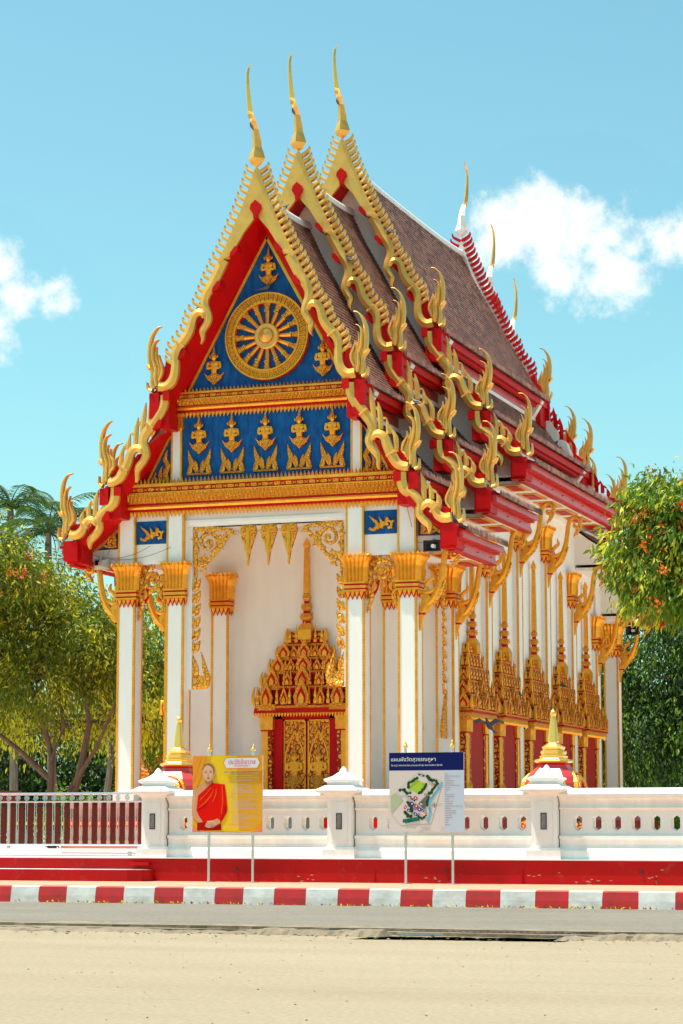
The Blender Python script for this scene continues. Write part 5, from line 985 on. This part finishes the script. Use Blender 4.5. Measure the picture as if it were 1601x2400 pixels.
for a in ((XC-.02,56.0,20.25,-1.6,'pigeon clinging to the left roof horn of the front gable'),(XC-.02,59.15,21.6,-1.6,'pigeon on the middle of the three front roof horns'),(XC-.02,62.85,23.0,-1.6,'pigeon on the tallest of the three front roof horns'),
          (XC+.05,57.0,15.98,.5,'dark pigeon on top of the golden wheel'),(XC+1.6,59.35,17.2,2.6,'pigeon on the bargeboard of the second gable'),(XC+1.55,63.0,18.9,2.9,'grey pigeon on the bargeboard of the third gable'),
          (XC+.05,58.3,18.55,1.2,'pigeon on the white ridge behind the front gable'),(XC+3.55,59.3,13.0,2.8,'pigeon on the second gable beside the lower naga'),(XC+4.5,66.1,5.35,2.2,'dark pigeon on the crown of the second window'),(XC+4.48,71.5,5.9,2.4,'dark pigeon on the crown of the fourth window')):
    bird(*a,s=.55 if 'roof horn' in a[4] else .85)
bird(XC+5.1,60.9,4.15,2.3,'dark pigeon flying past the first side window',fly=True,s=1.1,pitch=.5)
# ================================================================ trees
def leaves(blobs,n,ln,mats,wts,droop=.6,per=26,cr=.38,shell=.5,zfl=None,seed=1,wid=.34,gaps=.0):
    rg=np.random.RandomState(seed); B=np.array(blobs,float); vol=(B[:,3]*B[:,4]*B[:,5])**.72; vol/=vol.sum(); nc=n//per
    bi=rg.choice(len(B),nc,p=vol); d=rg.normal(size=(nc,3)); d/=np.linalg.norm(d,axis=1)[:,None]; r=(shell+(1-shell)*rg.rand(nc)**.6)*(1+.10*rg.normal(size=nc)); C=B[bi,:3]+d*r[:,None]*B[bi,3:6]
    P=np.repeat(C,per,0)+rg.normal(size=(nc*per,3))*cr*np.array([1,1,.75]); N_=len(P)
    D=rg.normal(size=(N_,3)); D/=np.linalg.norm(D,axis=1)[:,None]; D=D*(1-droop)+np.array([0,0,-1])*droop+np.repeat(d,per,0)*.35; D/=np.linalg.norm(D,axis=1)[:,None]
    Q=rg.normal(size=(N_,3)); S=np.cross(D,Q); S/=np.linalg.norm(S,axis=1)[:,None]; U_=np.cross(S,D); L_=(ln*(.65+.7*rg.rand(N_)))[:,None]
    a=P; b=P+D*L_*.45+S*L_*wid*.5+U_*L_*.08; c=P+D*L_-U_*L_*.08; e=P+D*L_*.45-S*L_*wid*.5+U_*L_*.08; m=P+D*L_*.5
    V=np.stack([a,b,c,e,m],1).reshape(-1,3); F=[]
    for i in range(N_): o=5*i; F+=[(o,o+1,o+2,o+4),(o,o+4,o+2,o+3)]
    mi=np.repeat(np.repeat(rg.choice(len(mats),nc,p=wts),per),2); mx_=rg.rand(len(mi))<.12; mi[mx_]=rg.randint(0,len(mats),mx_.sum())
    return V,F,mi,C
def leafmesh(name,V,F,mi,mats,parent,org):
    me=bpy.data.meshes.new(name); me.from_pydata((V-np.array(org)).tolist(),[],F)
    for k in mats: me.materials.append(MATS[k])
    me.polygons.foreach_set('material_index',mi.astype(int).tolist()); me.update(); return link(name,me,parent,org)
def wander(a,b,r0,r1,n=6,j=.12,rg=random):
    P=[]
    for i in range(n+1):
        t=i/n; P.append((a[0]+(b[0]-a[0])*t+(rg.uniform(-j,j) if 0<i<n else 0),a[1]+(b[1]-a[1])*t+(rg.uniform(-j,j) if 0<i<n else 0),a[2]+(b[2]-a[2])*t,r0+(r1-r0)*t))
    return P
def tree(label,base,stems,blobs,n,ln,mats,wts,bark='bark',flowers=None,seed=1,name='tree',group=None,**kw):
    k=dict(label=label,category='tree'); 
    if group: k['group']=group
    o=empty(name,base,**k); mb=MB(); rg=random.Random(seed)
    for st in stems:
        mb.tube(st,bark,8)
    tips=[st[-1] for st in stems]
    for b in blobs:
        t=min(tips,key=lambda q:(q[0]-b[0])**2+(q[1]-b[1])**2+(q[2]-b[2])**2)
        mb.tube(wander(t[:3],b[:3],t[3]*.7,.05,6,.18,rg),bark,6)
        for j in range(7):
            a=rg.uniform(0,2*PI); e=(b[0]+b[3]*.8*math.cos(a),b[1]+b[4]*.8*math.sin(a),b[2]+b[5]*rg.uniform(-.6,.85)); s_=rg.uniform(.3,.9); q=tuple(t[i]+(b[i]-t[i])*s_ for i in range(3)); mb.tube(wander(q,e,.045,.012,5,.12,rg),bark,5)
    mb.build('trunk',o,base)
    V,F,mi,C=leaves(blobs,n,ln,mats,wts,seed=seed,**kw); leafmesh('crown',V,F,mi,mats,o,base)
    if flowers:
        num,sz,fm=flowers; rr_=np.random.RandomState(seed+7); mb=MB(); idx=rr_.choice(len(C),num)
        for i in idx:
            c=C[i]+rr_.normal(size=3)*.15; c=c+np.array([.02,-.4,0]); m_=fm[rr_.randint(len(fm))]
            for j in range(26):
                p=c+rr_.normal(size=3)*sz*.34; d=rr_.normal(size=3); d/=np.linalg.norm(d); e=np.cross(d,[.3,.4,1.]); e/=np.linalg.norm(e); f=np.cross(d,e); mb.add([tuple(p),tuple(p+d*sz*.2+e*sz*.13),tuple(p+d*sz*.38),tuple(p+d*sz*.2-e*sz*.13+f*.01)],[(0,1,2,3)],m_)
        mb.build('blossom',o,base)
    return o
Gd=.8
tree('olive green weeping tree on two leaning reddish trunks left of the hall',(-32.6,64,Gd),
  [[(-32.45,64,Gd,.15),(-32.55,64,2.2,.12),(-32.5,64,3.6,.10),(-32.8,64,4.6,.09),(-33.3,64,5.9,.08)],[(-31.85,64.2,Gd,.14),(-31.9,64.1,2.0,.11),(-31.5,64,3.4,.12),(-31.2,63.9,4.6,.09),(-31.4,63.8,6.2,.06)],[(-32.5,64,2.9,.10),(-33.6,63.8,3.9,.08),(-34.6,63.8,4.6,.05)],[(-31.9,64,2.6,.09),(-30.9,63.8,3.9,.06),(-30.3,63.8,5.2,.04)],[(-32.5,63.9,3.5,.09),(-32.0,63.8,4.6,.07),(-32.4,63.8,6.3,.05)]],
  [(-33.4,64,7.7,1.9,1.8,1.9),(-31.6,64,7.2,1.5,1.6,1.7),(-34.7,63.6,6.4,1.8,1.6,2.0),(-32.6,63.2,6.0,1.9,1.4,1.2),(-30.6,64,6.5,1.0,1.2,1.5),(-35.8,64.5,8.4,1.6,1.6,1.9),(-34.3,64.2,8.9,1.3,1.3,1.0),(-32.9,64.2,8.8,1.2,1.2,.9)],34000,.18,['leaf_olive','leaf_green','leaf_yellow'],[.74,.12,.14],seed=3,droop=.5,cr=.24,shell=.45,wid=.34)
tree('yellow leaved undergrowth tree with a slanting grey trunk by the left columns',(-30.7,65.5,Gd),[[(-31.5,65.5,Gd,.13),(-31.0,65.5,2.2,.11),(-30.5,65.5,3.6,.10),(-30.3,65.5,5.0,.07)]],
  [(-34.2,65.5,4.5,1.5,1.0,.6),(-32.0,65.6,4.6,1.3,.9,.5),(-30.2,65.5,4.9,1.1,1.0,.9),(-36.0,65.5,4.9,1.4,1.0,.7)],5200,.17,['leaf_yellow','leaf_olive'],[.6,.4],bark='bark_grey',seed=5,droop=.7,cr=.3,shell=.3)
tree('green flowering tree seen through the gap between the left columns',(-34.5,76,Gd),[[(-34.8,76,Gd,.2),(-34.6,76,4,.14),(-34.4,76,6,.1)],[(-33.9,75.5,Gd,.12),(-33.6,75.5,5,.09)]],
  [(-34.4,76,8.2,2.2,1.8,2.2),(-34.2,75.5,5.4,1.9,1.6,2.0),(-36.5,76,7.2,2,1.6,2.2),(-33.4,75.6,3.2,1.3,1.2,1.3)],24000,.19,['leaf_green','leaf_yellow','leaf_olive'],[.6,.25,.15],bark='bark_grey',flowers=(110,.22,['flower_orange']),seed=8,droop=.6)
tree('flowering tree at the left edge with orange blossom above the weeping tree',(-34.9,61.5,Gd),[[(-35.2,61.5,Gd,.16),(-34.9,61.5,5,.12),(-34.4,61.5,8,.08)]],
  [(-33.7,61.5,9.7,1.2,1.1,1.1),(-34.7,61.5,8.0,1.2,1.1,1.3),(-35.4,61.5,10.2,1.4,1.2,1.3),(-32.6,61.8,9.0,.9,.9,.7)],16000,.17,['leaf_olive','leaf_green','leaf_yellow'],[.6,.25,.15],flowers=(40,.24,['flower_orange','flower_red']),seed=11,droop=.5)
tree('leafy green tree with orange blossom overlapping the right eaves',(-10.4,60,Gd),[[(-9.9,60,Gd,.3),(-10.0,60,4,.22),(-10.3,60,6.5,.16)],[(-10.1,60,4.5,.15),(-11.8,60,6.4,.10)]],
  [(-12.75,60,9.9,.85,1.0,.8),(-13.35,60,8.7,.85,1.1,1.0),(-12.5,60,7.9,1.25,1.3,.9),(-11.3,60,9.3,1.5,1.5,1.7),(-11.5,60,7.5,1.1,1.2,.9),(-9.8,60,8.8,1.6,1.8,2.6),(-12.3,60,8.8,1.0,1.2,1.0)],32000,.22,['leaf_green','leaf_yellow','leaf_olive'],[.74,.14,.12],bark='bark_grey',flowers=(95,.27,['flower_orange','flower_orange','flower_orange','flower_red']),seed=21,droop=.62,cr=.22,shell=.35,wid=.34)
tree('dark glossy green tree behind the right end of the hall',(-15.2,88,Gd),[[(-14.9,88,Gd,.4),(-15.1,88,2.5,.3),(-16.4,88,4.2,.2)],[(-15.0,88,2.2,.25),(-13.2,88,4.8,.15)]],
  [(-18.5,88,7.6,2.6,2.2,2.6),(-15.5,88,8.4,3.0,2.4,3.0),(-19.5,87,4.8,1.8,1.8,1.6),(-16.2,87,5.2,2.4,2,1.6),(-12.5,88,7.5,3,2.4,3.2),(-21.8,88,6.2,1.7,1.8,3.2)],42000,.26,['leaf_dark','leaf_green'],[.7,.3],seed=31,droop=.6,cr=.4,shell=.45)
tree('small bright yellow green tree at the right edge behind the wall',(-10.9,72,Gd),[[(-10.9,72,Gd,.12),(-10.9,72,4.2,.08)]],[(-11.1,72,5.2,.75,.8,.6)],1500,.18,['leaf_yellow','leaf_green'],[.7,.3],seed=33)
# dark screen of trees far behind
for i,(x,y,h,r) in enumerate([(-52,92,8.2,3.8),(-47,90,7.6,3.6),(-42.5,92,7.0,3.4),(-38.5,90,6.6,3.2),(-56.5,95,8.5,4),(-13,104,6.8,3.4),(-7,104,7.2,3.6),(-25,104,6,3.0),(-19.5,106,6.2,3.2),(-16.5,97,11.5,5.5),(-9.5,98,11,4.5)]):
    lab=['dark evergreen far behind the gate, at the picture\'s left edge','dark tree behind the left trunks, second from the left edge','dark tree behind the slanting grey trunk','dark tree behind the outer left column','dark tree beyond the left edge of the gate','distant dark tree behind the right trunk','distant dark tree at the far right edge','distant tree hidden mostly behind the rear columns','distant tree just right of the rear columns','broad dark tree filling the background right of the hall','broad dark tree behind the small yellow green tree'][i]
    tree(lab,(x,y,Gd),[[(x,y,Gd,.25),(x,y,h*.5,.15)]],[(x,y,h*.62,r,r*.7,h*.36),(x+.6,y-.6,h*.25,r*.9,r*.6,h*.2),(x-1.2,y-.4,h*.42,r*.8,r*.6,h*.25)],9000,.34,['leaf_dark','leaf_green'],[.9,.1],seed=50+i,droop=.5,cr=.5,shell=.5,group='dark trees screening the far background')
# slender trunks in the shade on the left
for i,(x,y) in enumerate([(-35.4,74),(-33.2,78),(-37.6,80)]):
    o=empty('slender_tree',(x,y,Gd),label=['thin grey trunk behind the left weeping tree','thin pale trunk in shade right of the reddish trunks','thin dark trunk near the left edge behind the gate'][i],category='tree'); mb=MB(); mb.tube(wander((x,y,Gd),(x+.2,y,6.5),.14,.08,6,.06),'bark_grey',7); mb.build('trunk',o,(x,y,Gd))
    V,F,mi,C=leaves([(x+.2,y,6.9,1.3,1.2,1.0)],2500,.2,['leaf_dark','leaf_olive'],[.6,.4],seed=70+i); leafmesh('crown',V,F,mi,['leaf_dark','leaf_olive'],o,(x,y,Gd))
# palms
def palm(x,y,z,label,seed,n=17,L0=3.2):
    o=empty('palm_tree',(x,y,Gd),label=label,category='palm tree',group='palms behind the left trees'); rg=random.Random(seed); mb=MB(); mb.tube(wander((x+.5,y,Gd),(x,y,z),.2,.13,8,.05,rg),'bark_grey',8); mb.tube([(x,y,z-1.1,.12),(x,y,z-.5,.15),(x,y,z,.08)],'leaf_palm',8); mb.build('trunk',o,(x,y,Gd))
    for i in range(n):
        a=2*PI*i/n+rg.uniform(-.2,.2); el=rg.choice((.2,.5,.8,1.15,1.35)); mb=MB(); P=[]; px_,pz=0,0; e=el; L_=L0*rg.uniform(.8,1.1); m=12
        for k in range(m+1):
            P.append((x+px_*math.cos(a),y+px_*math.sin(a),z+pz)); px_+=L_/m*math.cos(e); pz+=L_/m*math.sin(e); e-=rg.uniform(.12,.22)
        mb.tube([(*p,.03*(1-k/(m+1))+.004) for k,p in enumerate(P)],'leaf_palm',4)
        sx,sy=-math.sin(a),math.cos(a)
        for k in range(1,m*4):
            t=k/4; i0=int(t); f=t-i0
            if i0>=m: break
            p=[P[i0][j]*(1-f)+P[i0+1][j]*f for j in range(3)]; d=[P[i0+1][j]-P[i0][j] for j in range(3)]; q=math.sqrt(sum(v*v for v in d)); d=[v/q for v in d]; l_=.75*math.sin(PI*(.12+.85*t/m))*rg.uniform(.8,1.1)
            for s_ in (1,-1):
                dr=rg.uniform(.25,.6); e2=[p[0]+(s_*sx*.8+d[0]*.5)*l_,p[1]+(s_*sy*.8+d[1]*.5)*l_,p[2]+d[2]*.4*l_-dr*l_]; mid=[(p[j]+e2[j])/2+(0,0,.06*l_)[j] for j in range(3)]
                mb.add([tuple(p),(mid[0]+d[0]*.025,mid[1]+d[1]*.025,mid[2]+.01),tuple(e2),(mid[0]-d[0]*.025,mid[1]-d[1]*.025,mid[2]-.01)],[(0,1,2,3)],'leaf_palm')
        mb.build('frond',o,(x,y,z))
palm(-45.3,85,14.7,'palm at the far left with upright spiky fronds',1); palm(-43.0,84,13.4,'palm between its two neighbours behind the left trees',2,20); palm(-40.9,86,13.0,'palm nearest the hall, its fronds drooping beside the eaves',3,16,3.3); palm(-47.5,86,12.5,'palm partly cut by the left edge of the photo',4,15)
# garden hedge, pale blocks and house in the background
for i,(x,y,r,lab) in enumerate([(-34.6,70,1.3,'clipped round green shrub behind the gate'),(-19.6,82,1.0,'loose yellowish shrub right of the rear columns'),(-17.6,83,.9,'leafy bush between the rear corner and the house')]):
    o=empty('shrub',(x,y,Gd),label=lab,category='shrub'); V,F,mi,C=leaves([(x,y,Gd+r*.7,r*1.1,r,r*.75)],3000,.15,['leaf_green','leaf_olive'],[.6,.4],seed=90+i,droop=.1,cr=.15,shell=.6); leafmesh('crown',V,F,mi,['leaf_green','leaf_olive'],o,(x,y,Gd)); mb=MB(); mb.tube([(x,y,Gd,.06),(x,y,Gd+r*.8,.03)],'bark',6); mb.build('stem',o,(x,y,Gd))
h=empty('house',(-20.2,128,Gd),label='distant low house with a pale teal roof at the right',category='house')
M('teal_roof',(.42,.60,.58),.5)
mb=MB(); mb.box(-22.6,-17.4,126,131,.8,3.6,'white'); mb.build('wall',h,(-20,128,Gd)); mb=MB(); mb.poly([(-23.2,3.5),(-16.8,3.5),(-18,4.9),(-22,4.9)],0,.1,'teal_roof'); mb.v=[(a,125.2+(c-3.5)*1.6 if True else b,c) for a,c,b in [(p[0],p[1],p[2]) for p in mb.v]]; mb.build('roof',h,(-20,126,3.5))
mb=MB(); [mb.box(x,x+.8,125.95,126,1.6,2.9,'dark') for x in (-22,-20.4,-18.6)]; mb.build('window',h,(-20,126,2))
gs=empty('gatehouse_post',(-30.3,57,Gd),label='maroon notice post among white stones behind the gate',category='post'); mb=MB(); mb.box(-30.6,-29.9,57,57.05,2.2,2.5,'maroon'); mb.build('notice',gs,(-30.3,57,2.4)); mb=MB(); mb.box(-30.3,-30.22,57.02,57.1,.8,2.3,'grey_metal'); mb.build('post',gs,(-30.3,57,.8))
